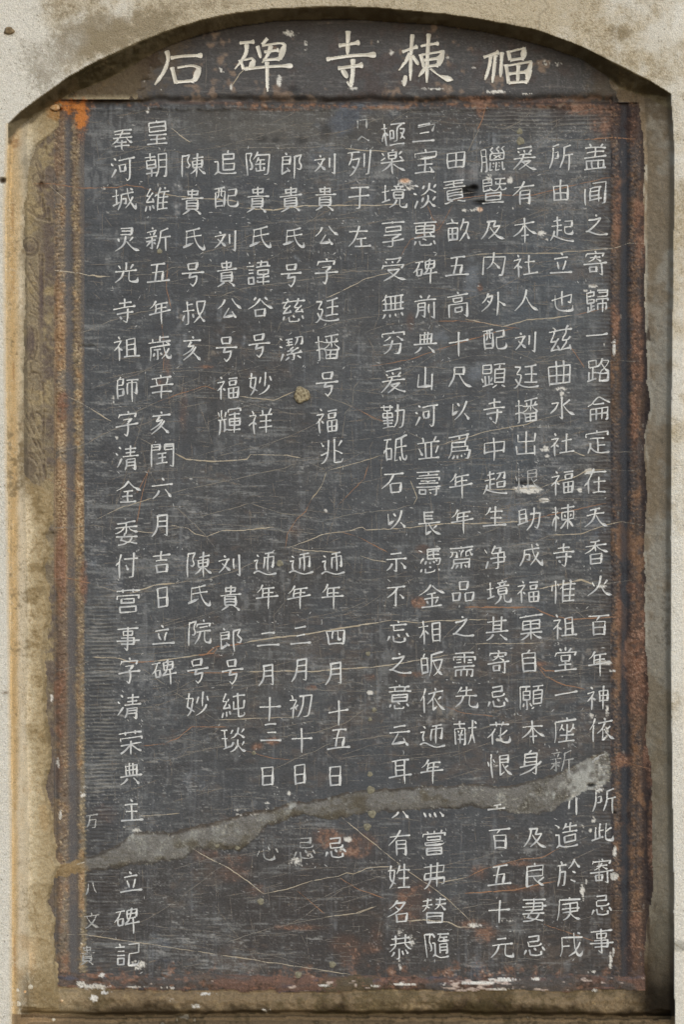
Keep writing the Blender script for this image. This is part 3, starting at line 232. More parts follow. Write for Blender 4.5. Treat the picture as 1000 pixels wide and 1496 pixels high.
CRACKS = [
('o',1.6,[(48,268),(80,269),(120,275),(150,274),(170,274),(185,270),(207,273),(230,282)]),('b',1.8,[(230,282),(255,286),(287,290),(320,291),(350,295)]),
('b',2.4,[(350,303),(400,307),(440,301),(500,300),(550,300),(595,298)]),('o',1.6,[(655,295),(675,290),(707,285),(742,285),(780,285),(820,275),(887,260),(905,258)]),
('b',2.4,[(77,395),(90,396),(108,398),(124,401),(142,404),(160,404)]),('p',1.3,[(160,404),(235,400),(250,391),(312,388),(350,392),(400,397),(410,400)]),
('p',1.6,[(300,431),(320,434),(337,427),(362,420),(400,415),(437,410),(475,404),(512,396),(550,396),(587,389),(607,382),(640,380),(675,375)]),('b',1.5,[(675,375),(705,371),(750,370),(820,370),(825,368),(860,366),(900,362),(920,355),(942,356)]),
('p',1.3,[(405,485),(410,472),(435,455),(455,447),(477,435)]),('b',1.6,[(477,435),(500,425),(535,407),(540,406),(575,397)]),
('p',1.6,[(110,490),(135,480),(160,469),(200,457),(240,450)]),('p',1.3,[(440,487),(470,480),(507,467),(550,462)]),('p',1.2,[(605,475),(637,470),(662,487)]),('o',1.3,[(637,469),(687,469),(725,475),(760,480)]),
('b',1.8,[(680,466),(710,472),(735,477),(772,467),(805,465),(842,460)]),('o',1.4,[(842,460),(887,450),(905,451)]),('p',1.3,[(787,197),(812,205),(855,204)]),('o',2.0,[(855,204),(892,201),(930,203)]),
('o',2.2,[(711,152),(705,175),(698,190)]),('p',1.5,[(700,190),(692,205),(684,222)]),('b',2.0,[(505,217),(537,220),(567,221)]),('p',1.5,[(350,215),(407,216),(450,216),(500,211),(510,217)]),
('o',1.6,[(625,300),(632,318),(640,330)]),('o',1.3,[(662,300),(642,335),(620,342),(600,350),(585,375)]),('s',1.3,[(555,407),(554,462),(545,487)]),
('b',1.8,[(100,580),(115,587),(137,600),(162,615)]),('p',1.6,[(190,632),(222,650)]),('b',2.4,[(255,662),(272,671),(312,674),(350,672),(361,671),(366,664)]),('b',1.6,[(366,664),(420,665),(442,670)]),('p',1.2,[(442,670),(460,667)]),('p',1.2,[(442,671),(477,687)]),
('p',1.8,[(72,662),(90,660),(100,657),(125,649),(150,634),(175,624),(192,605),(230,587)]),('o',1.4,[(230,587),(260,576),(300,564),(317,570)]),('b',1.6,[(350,579),(400,585),(430,572)]),('p',1.3,[(455,567),(487,584),(515,594)]),('o',1.5,[(515,594),(550,612)]),
('p',1.2,[(512,595),(505,602),(500,640)]),('p',1.2,[(500,587),(515,595),(517,567),(527,555)]),('p',1.4,[(527,555),(565,552),(600,535),(637,537),(662,540)]),
('o',1.3,[(540,535),(562,532),(600,525),(640,511)]),('o',2.0,[(640,511),(675,500),(725,485),(750,480)]),('o',1.2,[(545,610),(562,616)]),('p',1.4,[(582,625),(620,642)]),('p',1.3,[(530,600),(545,612),(562,616)]),
('p',1.4,[(300,709),(357,697),(382,691),(412,685),(440,675)]),('b',1.4,[(480,687),(500,682),(540,671),(557,665)]),('p',1.3,[(557,665),(605,657),(645,650)]),('b',1.4,[(645,650),(680,640),(712,630),(730,627),(770,620),(792,612)]),('p',1.2,[(792,612),(840,600)]),
('b',1.5,[(477,690),(470,710),(455,730)]),('o',1.4,[(455,730),(447,747),(435,757),(420,780),(417,802)]),('o',1.5,[(540,675),(532,700),(507,725),(495,737)]),('s',1.3,[(495,737),(485,767),(477,797)]),
('s',1.3,[(160,701),(195,690),(260,687)]),('b',1.3,[(140,759),(175,742),(225,727)]),('p',1.2,[(225,727),(275,714),(320,705)]),('o',1.3,[(217,685),(207,725),(199,767)]),('o',1.2,[(217,687),(200,720)]),('s',1.3,[(217,687),(229,707)]),
('s',2.6,[(257,740),(300,782),(315,802)]),('b',1.8,[(250,767),(275,772),(285,780),(302,784)]),('b',2.0,[(302,784),(325,775),(350,775),(400,770)]),('p',1.6,[(400,770),(415,777),(440,777),(460,780)]),
('p',1.5,[(282,759),(310,750),(350,740),(365,735)]),('p',1.4,[(365,735),(412,750),(452,755),(475,760)]),('p',1.4,[(475,760),(515,751),(550,747),(575,745),(605,737)]),('b',1.5,[(605,737),(610,727),(600,702)]),
('b',1.8,[(420,800),(450,790),(475,780),(507,776)]),('b',1.6,[(507,776),(530,770),(535,774),(587,772)]),('b',1.8,[(587,772),(650,765),(700,765),(767,762)]),('o',1.6,[(767,762),(805,752),(840,745),(887,735)]),('b',1.6,[(427,800),(445,804),(470,805),(500,808)]),
('o',1.6,[(500,777),(525,785),(567,807)]),('b',1.7,[(527,812),(545,818),(565,821)]),('p',1.5,[(740,799),(780,792),(805,782)]),('b',1.8,[(805,782),(850,780),(885,767),(910,762)]),('p',1.2,[(910,762),(942,768)]),
('b',1.6,[(705,715),(750,715),(792,712)]),('b',2.2,[(792,712),(810,705),(840,697),(860,687),(885,686)]),('p',1.2,[(885,686),(930,688)]),('b',2.2,[(825,660),(840,660),(855,666)]),('p',1.2,[(855,666),(900,660),(935,660)]),
('p',1.2,[(745,510),(767,520),(787,529),(815,526),(855,534)]),('p',1.2,[(855,534),(900,527),(940,528)]),('o',1.5,[(835,507),(855,537)]),('p',1.3,[(75,771),(100,771),(137,767),(165,772)]),('b',1.8,[(190,775),(200,776),(225,779)]),
('o',2.4,[(80,838),(100,845),(132,852)]),('p',2.2,[(132,852),(170,864)]),('b',2.6,[(190,867),(200,864),(225,855),(255,852)]),('p',2.0,[(255,852),(305,846),(325,839),(342,835),(355,829),(375,820)]),
('b',2.4,[(135,960),(175,962),(190,968)]),('o',2.2,[(190,968),(225,966)]),('b',2.4,[(225,966),(262,961),(290,957)]),('o',2.4,[(290,957),(312,954),(320,942)]),
('o',2.2,[(300,956),(315,945),(355,940)]),('b',3.0,[(355,940),(372,936),(407,931),(432,929),(462,924),(510,916),(550,910),(572,906)]),('b',2.0,[(572,906),(612,910),(635,907),(675,906),(712,905)]),
('o',1.8,[(275,982),(310,983),(350,982)]),('b',2.0,[(350,982),(412,980),(460,981),(500,977),(550,974),(587,969),(655,957)]),('p',1.8,[(655,957),(685,952),(695,942),(712,939)]),('b',1.6,[(695,940),(755,940),(795,939)]),('p',1.6,[(795,939),(815,927),(850,934),(890,931)]),
('p',1.2,[(300,1002),(350,1001),(412,1000),(450,1007),(490,1009),(550,1011)]),('p',1.5,[(205,975),(235,996),(272,1022),(300,1042),(315,1052)]),('b',1.4,[(315,1052),(362,1050),(437,1047)]),
('p',1.3,[(300,1095),(340,1088),(367,1085)]),('p',1.6,[(407,1077),(462,1070),(507,1055),(532,1037)]),('o',1.3,[(360,1097),(400,1108),(425,1110)]),('p',1.5,[(425,1110),(462,1097),(480,1087),(525,1081),(562,1075),(600,1076)]),
('s',1.4,[(240,1113),(280,1100),(325,1090)]),('o',1.5,[(205,1090),(240,1087),(262,1077),(280,1062),(335,1062)]),('s',1.3,[(680,1042),(730,1047)]),('o',1.4,[(652,1032),(675,1041),(725,1047)]),
('o',3.0,[(680,887),(730,887),(780,887)]),('o',2.2,[(780,887),(805,899),(835,905),(905,901)]),('p',1.8,[(740,864),(790,860)]),('b',3.2,[(790,860),(830,852),(850,847),(870,855)]),('p',1.4,[(870,855),(930,847)]),
('o',2.4,[(780,965),(797,980),(815,980)]),('o',2.2,[(787,975),(797,987),(820,999),(855,1007)]),('p',1.3,[(830,882),(857,904)]),('b',1.4,[(205,1192),(242,1190),(262,1188)]),
('b',2.0,[(282,1240),(305,1254),(332,1267),(362,1287),(385,1306)]),('b',1.6,[(385,1306),(420,1299),(455,1287),(495,1280),(507,1275),(517,1277),(535,1269),(550,1267),(575,1266),(585,1262)]),
('b',1.4,[(500,1194),(525,1215),(562,1245),(600,1275),(630,1295),(655,1314),(692,1349)]),('o',1.6,[(497,1282),(525,1300),(562,1312)]),('b',1.4,[(640,1290),(682,1282)]),('o',1.6,[(682,1282),(707,1270),(762,1255),(792,1253),(817,1240)]),('p',1.3,[(817,1240),(860,1222)]),
('b',2.6,[(595,1345),(620,1344),(655,1347),(672,1355),(692,1354)]),('o',2.4,[(680,1305),(755,1300),(790,1292),(815,1287)]),('o',1.4,[(795,1350),(830,1362),(870,1375)]),('s',1.4,[(785,1417),(820,1405),(852,1397)]),
('b',1.6,[(85,1366),(120,1365),(187,1375),(230,1381),(280,1389)]),('b',1.6,[(280,1389),(362,1401),(450,1414),(512,1424)]),('p',1.4,[(320,1381),(375,1362),(400,1355),(437,1347),(475,1340)]),('b',1.3,[(475,1340),(525,1334),(550,1324)]),
('s',1.3,[(440,1365),(450,1385),(453,1408)]),('o',1.3,[(435,1302),(475,1335)]),('b',3.0,[(112,1263),(118,1261),(125,1259)]),('p',1.2,[(75,771),(110,769)]),('p',1.4,[(82,980),(110,974),(130,966)]),('o',1.2,[(60,695),(90,710),(118,722)]),
('b',1.8,[(250,187),(262,197),(278,208)]),('p',1.2,[(700,182),(735,182),(762,196)]),('p',1.2,[(735,190),(760,178),(780,160)]),('s',1.4,[(345,214),(350,230),(358,246)]),('p',1.2,[(337,427),(352,440)]),
('o',1.4,[(245,385),(243,420),(250,450)]),('o',1.2,[(236,470),(240,510),(238,545)]),('p',1.2,[(80,300),(92,310)]),('b',1.5,[(73,272),(95,291)]),('b',1.6,[(338,126),(350,108),(360,98)]),('s',1.4,[(300,75),(302,100),(300,130)]),
('p',1.3,[(75,845),(95,848)]),('o',1.5,[(900,1110),(925,1117),(950,1123)]),('p',1.2,[(895,1330),(940,1332)]),('p',1.2,[(660,1330),(700,1322),(745,1318)]),('b',1.4,[(520,1334),(545,1325)]),('s',1.2,[(160,770),(200,640),(212,600)]),
]

# ---------------------------------------------------------------- numpy helpers (plans are drawn in millimetres: x right, y down, on the slab)
rng = np.random.default_rng(7)
TS = 512
def make_tile(beta, seed):
    r = np.random.default_rng(seed)
    f = np.fft.fftfreq(TS)[:, None]**2 + np.fft.fftfreq(TS)[None, :]**2
    f[0, 0] = 1
    a = np.fft.fft2(r.normal(size=(TS, TS))) * f**(-beta/4)
    a[0, 0] = 0
    t = np.real(np.fft.ifft2(a)); return (t/t.std()).astype(np.float32)
TILES = {}
def nz(x, y, sx, sy=None, seed=0, beta=2.0):
    """periodic noise, unit variance; sx, sy = mm per tile cell"""
    sy = sy or sx
    k = (seed, beta)
    if k not in TILES: TILES[k] = make_tile(beta, seed*17+3)
    t = TILES[k]
    u = np.asarray(x)/sx + seed*37.3; v = np.asarray(y)/sy + seed*91.7
    i = np.floor(u).astype(int); j = np.floor(v).astype(int); fu = u-i; fv = v-j
    i0 = i % TS; i1 = (i+1) % TS; j0 = j % TS; j1 = (j+1) % TS
    return (t[j0, i0]*(1-fu)+t[j0, i1]*fu)*(1-fv)+(t[j1, i0]*(1-fu)+t[j1, i1]*fu)*fv
def sm(a, b, x):
    t = np.clip((x-a)/(b-a), 0, 1); return t*t*(3-2*t)
def gauss(x, y, cx, cy, rx, ry): return np.exp(-((x-cx)/rx)**2-((y-cy)/ry)**2)
def lin(c):
    c = np.asarray(c, float)/255; return np.where(c <= .04045, c/12.92, ((c+.055)/1.055)**2.4)
def lay(col, c, m):
    m = np.clip(m, 0, 1)[..., None]; col += (lin(c)-col)*m
def interp(t, pts):
    p = np.array(pts, float); return np.interp(t, p[:, 0], p[:, 1])

ARCH = [(-900,190),(0,190),(17,176),(30,163),(50,148),(65,137),(100,112),(145,87),(200,62),(250,42),(300,27),(350,17),(400,12),(500,9),(550,11),(600,15),(650,20),(700,27),(750,36),(785,43),(850,67),(900,92),(950,117),(982,137),(1000,150),(1900,150)]
INNER = [(0,204),(15,201),(30,185),(65,159),(100,138),(125,129),(170,110),(215,83),(250,65),(300,48),(350,37),(400,31),(450,29),(500,28),(560,31),(640,36),(700,45),(750,55),(800,68),(850,86),(885,108),(905,128),(950,143),(982,160),(1000,168)]
LEFT = [(0,17),(180,13),(300,8),(600,10),(900,14),(1200,18),(1700,19)]
RIGHT = [(0,982),(137,982),(220,986),(300,986),(450,984),(600,982),(900,981),(1100,983),(1300,986),(1700,989)]
PLASTER_L = [(0,96),(150,92),(185,86),(200,72),(215,52),(250,44),(300,36),(690,36),(706,48),(715,66),(722,76),(760,78),(782,68),(800,76),(830,67),(870,72),(900,76),(920,70),(960,66),(1000,68),(1050,70),(1100,76),(1130,72),(1150,66),(1200,76),(1250,84),(1265,92),(1275,84),(1290,80),(1320,72),(1345,80),(1400,83),(1440,86),(1700,90)]
PLASTER_R = [(0,930),(150,935),(200,941),(300,944),(450,946),(560,948),(600,953),(640,944),(720,948),(800,944),(940,946),(1000,952),(1090,948),(1120,956),(1200,958),(1300,955),(1340,948),(1400,944),(1440,945),(1700,945)]
CEM_TOP = [(70,1262),(100,1264),(118,1257),(130,1252),(160,1242),(180,1228),(200,1213),(250,1214),(300,1206),(350,1190),(400,1180),(430,1171),(460,1168),(500,1159),(560,1154),(620,1147),(650,1148),(680,1146),(740,1149),(780,1141),(820,1127),(850,1113),(870,1103),(885,1100),(899,1106)]
CEM_BOT = [(70,1286),(100,1280),(118,1276),(160,1270),(200,1263),(230,1259),(270,1256),(290,1240),(330,1243),(350,1246),(372,1228),(385,1212),(420,1200),(440,1190),(480,1198),(510,1190),(560,1188),(600,1184),(660,1180),(690,1177),(720,1180),(760,1191),(790,1190),(810,1185),(840,1168),(860,1156),(880,1150),(899,1135)]

def warp(x, y, a, s, seed): return a*nz(x, y, s, s, seed)
def cement(x, y):
    """signed: positive inside the mortar repair, mm from its edge"""
    w = 1.6*nz(x, y, 3, 2.2, 21, 2.0)
    t = interp(x, CEM_TOP)+w; b = interp(x, CEM_BOT)+2.0*nz(x, y, 1.6, 1.6, 22, 2.2)
    m = np.minimum(np.minimum(y-t, b-y), np.minimum(x-74, 897+3*nz(x, y, 3, 3, 23)-x))
    return m
def wedge(x, y): return 206-x-(y-100)*.55+13*nz(x, y, 7, 5, 29, 2.0)
def plaster_left(x, y): return interp(y, PLASTER_L) + 2.2*nz(x, y, 3, 4, 24, 2.0) - x
def plaster_right(x, y): return x - interp(y, PLASTER_R) - 1.4*nz(x, y, 1.2, 3.5, 25, 2.2)
def arch_d(x, y): return (y-interp(x, ARCH)-0.35*nz(x, y, 5, 5, 26))
def left_d(x, y): return x-interp(y, LEFT)-0.35*nz(x, y, 5, 5, 27)
def right_d(x, y): return interp(y, RIGHT)+0.35*nz(x, y, 5, 5, 28)-x
def seg_d(x, y, pts):
    d = np.full(x.shape, 1e9)
    for (ax, ay), (bx, by) in zip(pts[:-1], pts[1:]):
        L = (bx-ax)**2+(by-ay)**2+1e-9
        t = np.clip(((x-ax)*(bx-ax)+(y-ay)*(by-ay))/L, 0, 1)
        d = np.minimum(d, np.hypot(x-ax-t*(bx-ax), y-ay-t*(by-ay)))
    return d
def arc(cx, cy, rx, ry, a0, a1, n=14):
    return [(cx+rx*math.cos(math.radians(a0+(a1-a0)*i/n)), cy+ry*math.sin(math.radians(a0+(a1-a0)*i/n))) for i in range(n+1)]
# scrolling leaf motif cut into the left band
MOTIF = [arc(43,360,12,13,0,360,20), arc(43,360,6,7,20,300), [(61,372),(61,455)], [(57,372),(58,410)],
    [(29,392),(38,418),(50,436),(60,450)], [(34,388),(44,412),(55,428),(61,436)], [(26,402),(36,428),(48,446)], [(42,384),(52,404),(58,418)],
    arc(45,462,16,14,-80,20), arc(42,470,14,14,-80,20), arc(46,498,8,27,-90,90), arc(41,498,8,22,-80,80), arc(50,498,2,20,90,270), [(43,522),(36,532),(27,540)],
    arc(52,538,8,10,120,330), arc(50,552,9,8,150,360), [(48,560),(45,580),(52,596)], [(36,572),(46,592),(48,606)], arc(56,585,6,12,90,280),
    [(36,598),(44,622),(54,642),(63,662)], [(33,612),(42,632),(52,650),(62,672)], arc(52,612,9,9,130,360), [(46,606),(56,628),(60,640)], arc(38,690,26,34,-80,10), arc(38,694,20,28,-80,10),
    arc(48,712,10,22,-60,80), [(62,560),(64,600),(62,640),(66,700)], arc(56,262,8,10,60,320), arc(50,290,9,12,-60,200), [(62,250),(60,282),(66,320)], [(40,306),(56,318),(72,322),(70,306)], [(44,300),(50,312),(64,318)], [(52,238),(60,262),(58,276)]]

# chips: x, y, rx, ry, depth mm
PITS = [(684,281,12,8,6),(693,276,6,5,5),(704,296,12,3,4),(768,706,14,3.5,3),(864,1147,6,3,6),(898,1187,3,2,4),(865,270,2,2,2),(125,506,14,3,2),(4,264,5,4,9),(855,289,1,1,1),(60,271,4,5,5),(83,160,9,3,9),(66,218,3,5,3),(75,783,5,6,4)]

def height(x, y):
    """mm in front of the slab face"""
    ns = nz(x, y, 1.6, 1.6, 1, 1.6); nl = nz(x, y, 12, 12, 2, 2.6)
    h = 0.10*nz(x, y, 3, 1.4, 3, 1.6) + 0.25*nz(x, y, 10, 10, 4, 3)
    # chisel rows at the margins of the field
    row = np.sin(2*np.pi*(y+1.5*nz(x, y, 9, 9, 5, 2.4))/5.6)
    marg = np.clip(gauss(x, 0*y, 150, 0, 22, 1)*sm(820, 900, y)+gauss(x, 0*y, 885, 0, 16, 1)+.7*gauss(0*x, y, 0, 172, 1, 16)*sm(650, 760, x), 0, 1)
    infield = (y > 158)*(y < 1428)*(x > 124)*(x < 893)
    h += .45*marg*row*infield
    # --- left borders
    s1 = .55*np.sin(2*np.pi*(y+.3*x)/6.3+2.2*nz(x, y, 6, 6, 6))+.5*nz(x, y, 2.6, 1.5, 36, 1.2); rough = .8*nz(x, y, 1.5, 1.5, 7, .8)
    g = lambda c, w: np.exp(-(np.abs(x-c)/w)**3)
    cl = 87+5*sm(200, 1300, y)*1.0; cl2 = 110+7*sm(150, 900, y)+4*sm(900, 1400, y)
    lb = (y > 152)
    h += lb*(g(cl, 8)*(4.5+s1*1.0+rough)+g(cl2, 6.5)*(3.2+s1*.8+rough))
    h += lb*(2.0*sm(cl2+2, cl2-3, x)*(x < cl2))
    h -= lb*.8*g(cl-10, 3)
    # carved band
    band = (x < 79)
    hb = 5+.8*nz(x, y, 2.2, 2.2, 8, 1.8)+1.2*nz(x, y, 7, 7, 9, 2.5)
    sub = band & (x > 22) & (y > 220) & (y < 760)
    if sub.any():
        dm = np.full(x.shape, 99.)
        xs_, ys_ = x[sub], y[sub]; d = np.full(xs_.shape, 99.)
        for m in MOTIF: d = np.minimum(d, seg_d(xs_, ys_, m))
        dm[sub] = d; dm = dm+.8*nz(x, y, 2, 2, 37, 1.5)+1.5*np.clip(nz(x, y, 6, 6, 38), 0, 2); hb = hb-1.7*np.exp(-(dm/1.3)**2)+.8*np.exp(-((dm-4)/2.2)**2)+.5*nz(x, y, 1.5, 1.5, 39, .6)
    h = np.where(band, hb, h)
    # --- right borders
    cr = 899+3*sm(200, 1300, y); cr2 = 929+2*sm(300, 1300, y)
    h += lb*(g(cr, 6)*(3.0+s1*.7+rough)+g(cr2, 9.5)*(5.2+s1*.9+rough)-3.0*g(913, 6)*1.0)
    h += np.where(x > cr2+8, -.6+.6*ns, 0)
    # --- header and its groove
    gy = 144+3*nz(x, y, 8, 8, 10, 2.2)
    hd = (y < 152)
    h = np.where(hd & (x > 96), 1.2*sm(152, 140, y)+.12*ns, h)
    h -= 5*np.exp(-(np.abs(y-gy)/6)**2)*(x > 100)*(x < 908)
    h += 1.6*np.exp(-((y-gy-9)/3.5)**2)*(x > 110)*(x < 900)*(1+.6*ns)
    # --- bottom moulding and mortar bed
    bb = interp(y, [(1426,0),(1432,3.5),(1440,5),(1447,3),(1451,1),(1455,7),(1466,10),(1474,8),(1600,8)])
    wb = y+3.2*nz(x, y, 7, 4, 12, 2.2)
    h = np.where(wb > 1428, np.maximum(h*(wb < 1449), np.interp(wb, [1426,1432,1440,1447,1450,1455,1466,1473,1600], [0,3.5,5,3.5,1,7,11,9,9])+(.5+.6*(wb > 1449))*nz(x, y, 1.6, 1.6, 13, 1.6)*(wb > 1430)+1.3*nl*(wb > 1451)), h)
    # --- mortar repair across the slab
    c = cement(x, y)
    h += np.where(c > 0, 2.0*sm(0, 12, c)+(.45*nz(x, y, 2, 2, 14, 1.8)+.7*nz(x, y, 5, 5, 15, 2.2))*sm(0, 5, c), 0)
    # --- plaster smeared over the edges
    p = plaster_left(x, y)
    k = sm(-1, 8, p)*(x < 100)
    hp = 6+.035*(90-x)*10*.6+1.0*nz(x, y, 1.8, 1.8, 16, 1.5)+2.0*nz(x, y, 7, 9, 17, 2.6)
    h = np.where(x < 100, np.maximum(h, h*(1-k)+hp*k), h)
    p = plaster_right(x, y); k = sm(-1, 9, p)*(x > 900)
    hp = 4+.35*(x-940)+.7*nz(x, y, 2, 2, 18, 1.5)+1.3*nz(x, y, 7, 12, 19, 2.6)
    h = np.where(x > 900, h*(1-k)+np.maximum(h, hp)*k, h)
    # corner wedges of plaster beside the header
    kw = sm(-14, 16, wedge(x, y))*(y < 146)
    kw = np.maximum(kw, sm(880, 900, x-(y-100)*.35+3*nz(x, y, 5, 5, 30))*(y < 150))
    h = np.maximum(h, (1.2+3.5*kw+.8*nl+.6*ns)*sm(0, .4, kw)-90*(kw <= 0))
    # --- jambs, soffit, sill, wall
    ld = left_d(x, y); rd = right_d(x, y); ad = arch_d(x, y)
    hj = np.interp(ld, [0,2,5,10,16,24,32], [55,53,48,40,31,19,4])+.5*ns*(ld > 3)+1.3*nz(x, y, 8, 16, 31, 2.4)*(ld > 6)
    h = np.where(x < 60, np.maximum(h, hj), h)
    hj = np.interp(rd, [0,2.5,5,8,14,24,40], [55,49,40,33,28,20,6])+.5*ns*(rd > 3)+1.2*nz(x, y, 8, 18, 32, 2.4)*(rd > 6)
    h = np.where(x > 930, np.maximum(h, hj), h)
    aw = interp(x, INNER)-interp(x, ARCH)
    t = ad/aw
    h = np.where(t < 1.15, np.maximum(h, np.interp(t, [0,.08,.2,.5,.85,1.0,1.15], [55,53,46,28,10,3,-3])+1.0*ns*(t > .1)+1.4*nl*(t > .25)), h)
    wb = y+1.6*nz(x, y, 6, 6, 33, 2.4)
    hs = np.interp(wb, [1474,1478,1482,1487,1490,1506,1511,1520], [9,7,-9,-6,4,44,53,55])
    h = np.where(wb > 1474, np.where(wb < 1488, np.minimum(h, hs+0*h) if False else np.where((ld > 12) & (rd > 6), np.minimum(h, hs), h), np.maximum(h, hs+.8*ns+1.5*nl*(wb < 1508))), h)
    for (cx, cy, rx, ry, dp) in PITS:
        if dp: h = h-dp*np.exp(-((((x-cx)/rx)**2+((y-cy)/ry)**2))**2)*(1+.3*ns)
    out = np.minimum(np.minimum(ld, rd), ad) <= 0
    out = out | (y > 1512)
    hw = 55+.28*nz(x, y, 1.5, 1.5, 34, .4)+.5*nz(x, y, 9, 9, 35, 2.4)
    hw = hw-9*np.exp(-(((x-4)/5)**2+((y-264)/4)**2)**2)-3*gauss(x, y, 78, 100, 30, 24)*0
    return np.where(out, hw, h)

L_WALL, L_SOFFIT, L_JAMB_L, L_JAMB_R, L_SILL, L_BED, L_HEAD, L_FIELD, L_BORD_L, L_BORD_R, L_BOTTOM, L_BAND, L_CEMENT = range(13)
def label(x, y):
    l = np.full(x.shape, L_FIELD)
    l[y < 150] = L_HEAD
    l[(x > 893) & (y >= 150)] = L_BORD_R
    l[(x < 124) & (y >= 150)] = L_BORD_L
    l[(x < 79)] = L_BAND
    l[(cement(x, y) > 0)] = L_CEMENT
    wb = y+3.2*nz(x, y, 7, 4, 12, 2.2)
    l[wb > 1428] = L_BOTTOM
    l[wb > 1449] = L_BED
    pl = plaster_left(x, y) > 0; l[pl & (x < 100)] = L_JAMB_L
    l[(plaster_right(x, y) > 0) & (x > 900)] = L_JAMB_R
    kw = (wedge(x, y) > 0) & (y < 146); l[kw] = L_JAMB_L
    kw = (x-(y-100)*.35+3*nz(x, y, 5, 5, 30) > 890) & (y < 150); l[kw] = L_JAMB_R
    ld = left_d(x, y); rd = right_d(x, y); ad = arch_d(x, y)
    l[(ld < 25)] = L_JAMB_L; l[rd < 30] = L_JAMB_R
    l[ad/(interp(x, INNER)-interp(x, ARCH)) < 1.02] = L_SOFFIT
    l[y+1.6*nz(x, y, 6, 6, 33, 2.4) > 1484] = L_SILL
    l[(np.minimum(np.minimum(ld, rd), ad) <= 0)] = L_WALL
    return l

RUST = [(112,150,20,24,.95),(118,180,7,26,.9),(92,160,16,12,.8),(92,590,7,14,.8),(90,605,6,10,.7),(88,840,8,70,.45),(88,1010,8,70,.75),(86,1130,6,30,.6),(93,1420,9,30,.75),(62,270,12,5,.5),(122,850,6,30,.5),
    (932,520,8,70,.7),(928,620,6,60,.5),(932,860,14,12,.7),(932,960,16,70,.8),(940,1000,16,40,.7),(950,1100,8,40,.7),(912,1110,12,10,.6),(955,1230,8,60,.6),(930,1400,14,60,.6),(925,1440,20,10,.8),(925,190,8,20,.7),(936,330,10,60,.35),
    (340,1275,28,14,.45),(372,1300,18,10,.35),(345,1255,26,8,.4),(300,1250,22,10,.45),(478,1225,22,14,.5),(530,1230,20,14,.5),(520,1245,24,8,.45),(505,1380,22,14,.6),(512,1395,16,20,.55),(540,1385,20,10,.4),(440,1355,40,5,.4),
    (550,1370,12,25,.3),(600,1320,26,34,.4),(620,1295,18,14,.35),(690,1350,26,8,.35),(710,1365,20,12,.4),(760,1298,40,6,.45),(770,1262,40,5,.3),(700,1275,16,14,.3),(600,470,6,14,.5),(618,802,10,6,.7),(612,880,10,8,.7),(702,420,4,6,.6),
    (300,536,14,3,.4),(400,1083,10,6,.5),(376,1090,9,6,.5),(318,958,14,3,.4),(790,970,12,4,.4),(704,160,8,14,.5),(700,145,30,5,.5),(790,147,50,4,.4),(860,160,40,8,.45),(880,185,20,20,.35),(400,160,60,3,.35),(300,150,80,3,.4),
    (152,1190,26,18,.25),(245,540,6,20,.3),(268,600,8,40,.3),(235,560,10,10,.3),(540,990,10,6,.4),(600,985,20,5,.3),(640,330,12,20,.3),(432,775,10,14,.3),(455,1005,8,4,.4),(905,900,6,60,.3),(902,300,7,60,.35),(900,470,7,40,.4)]
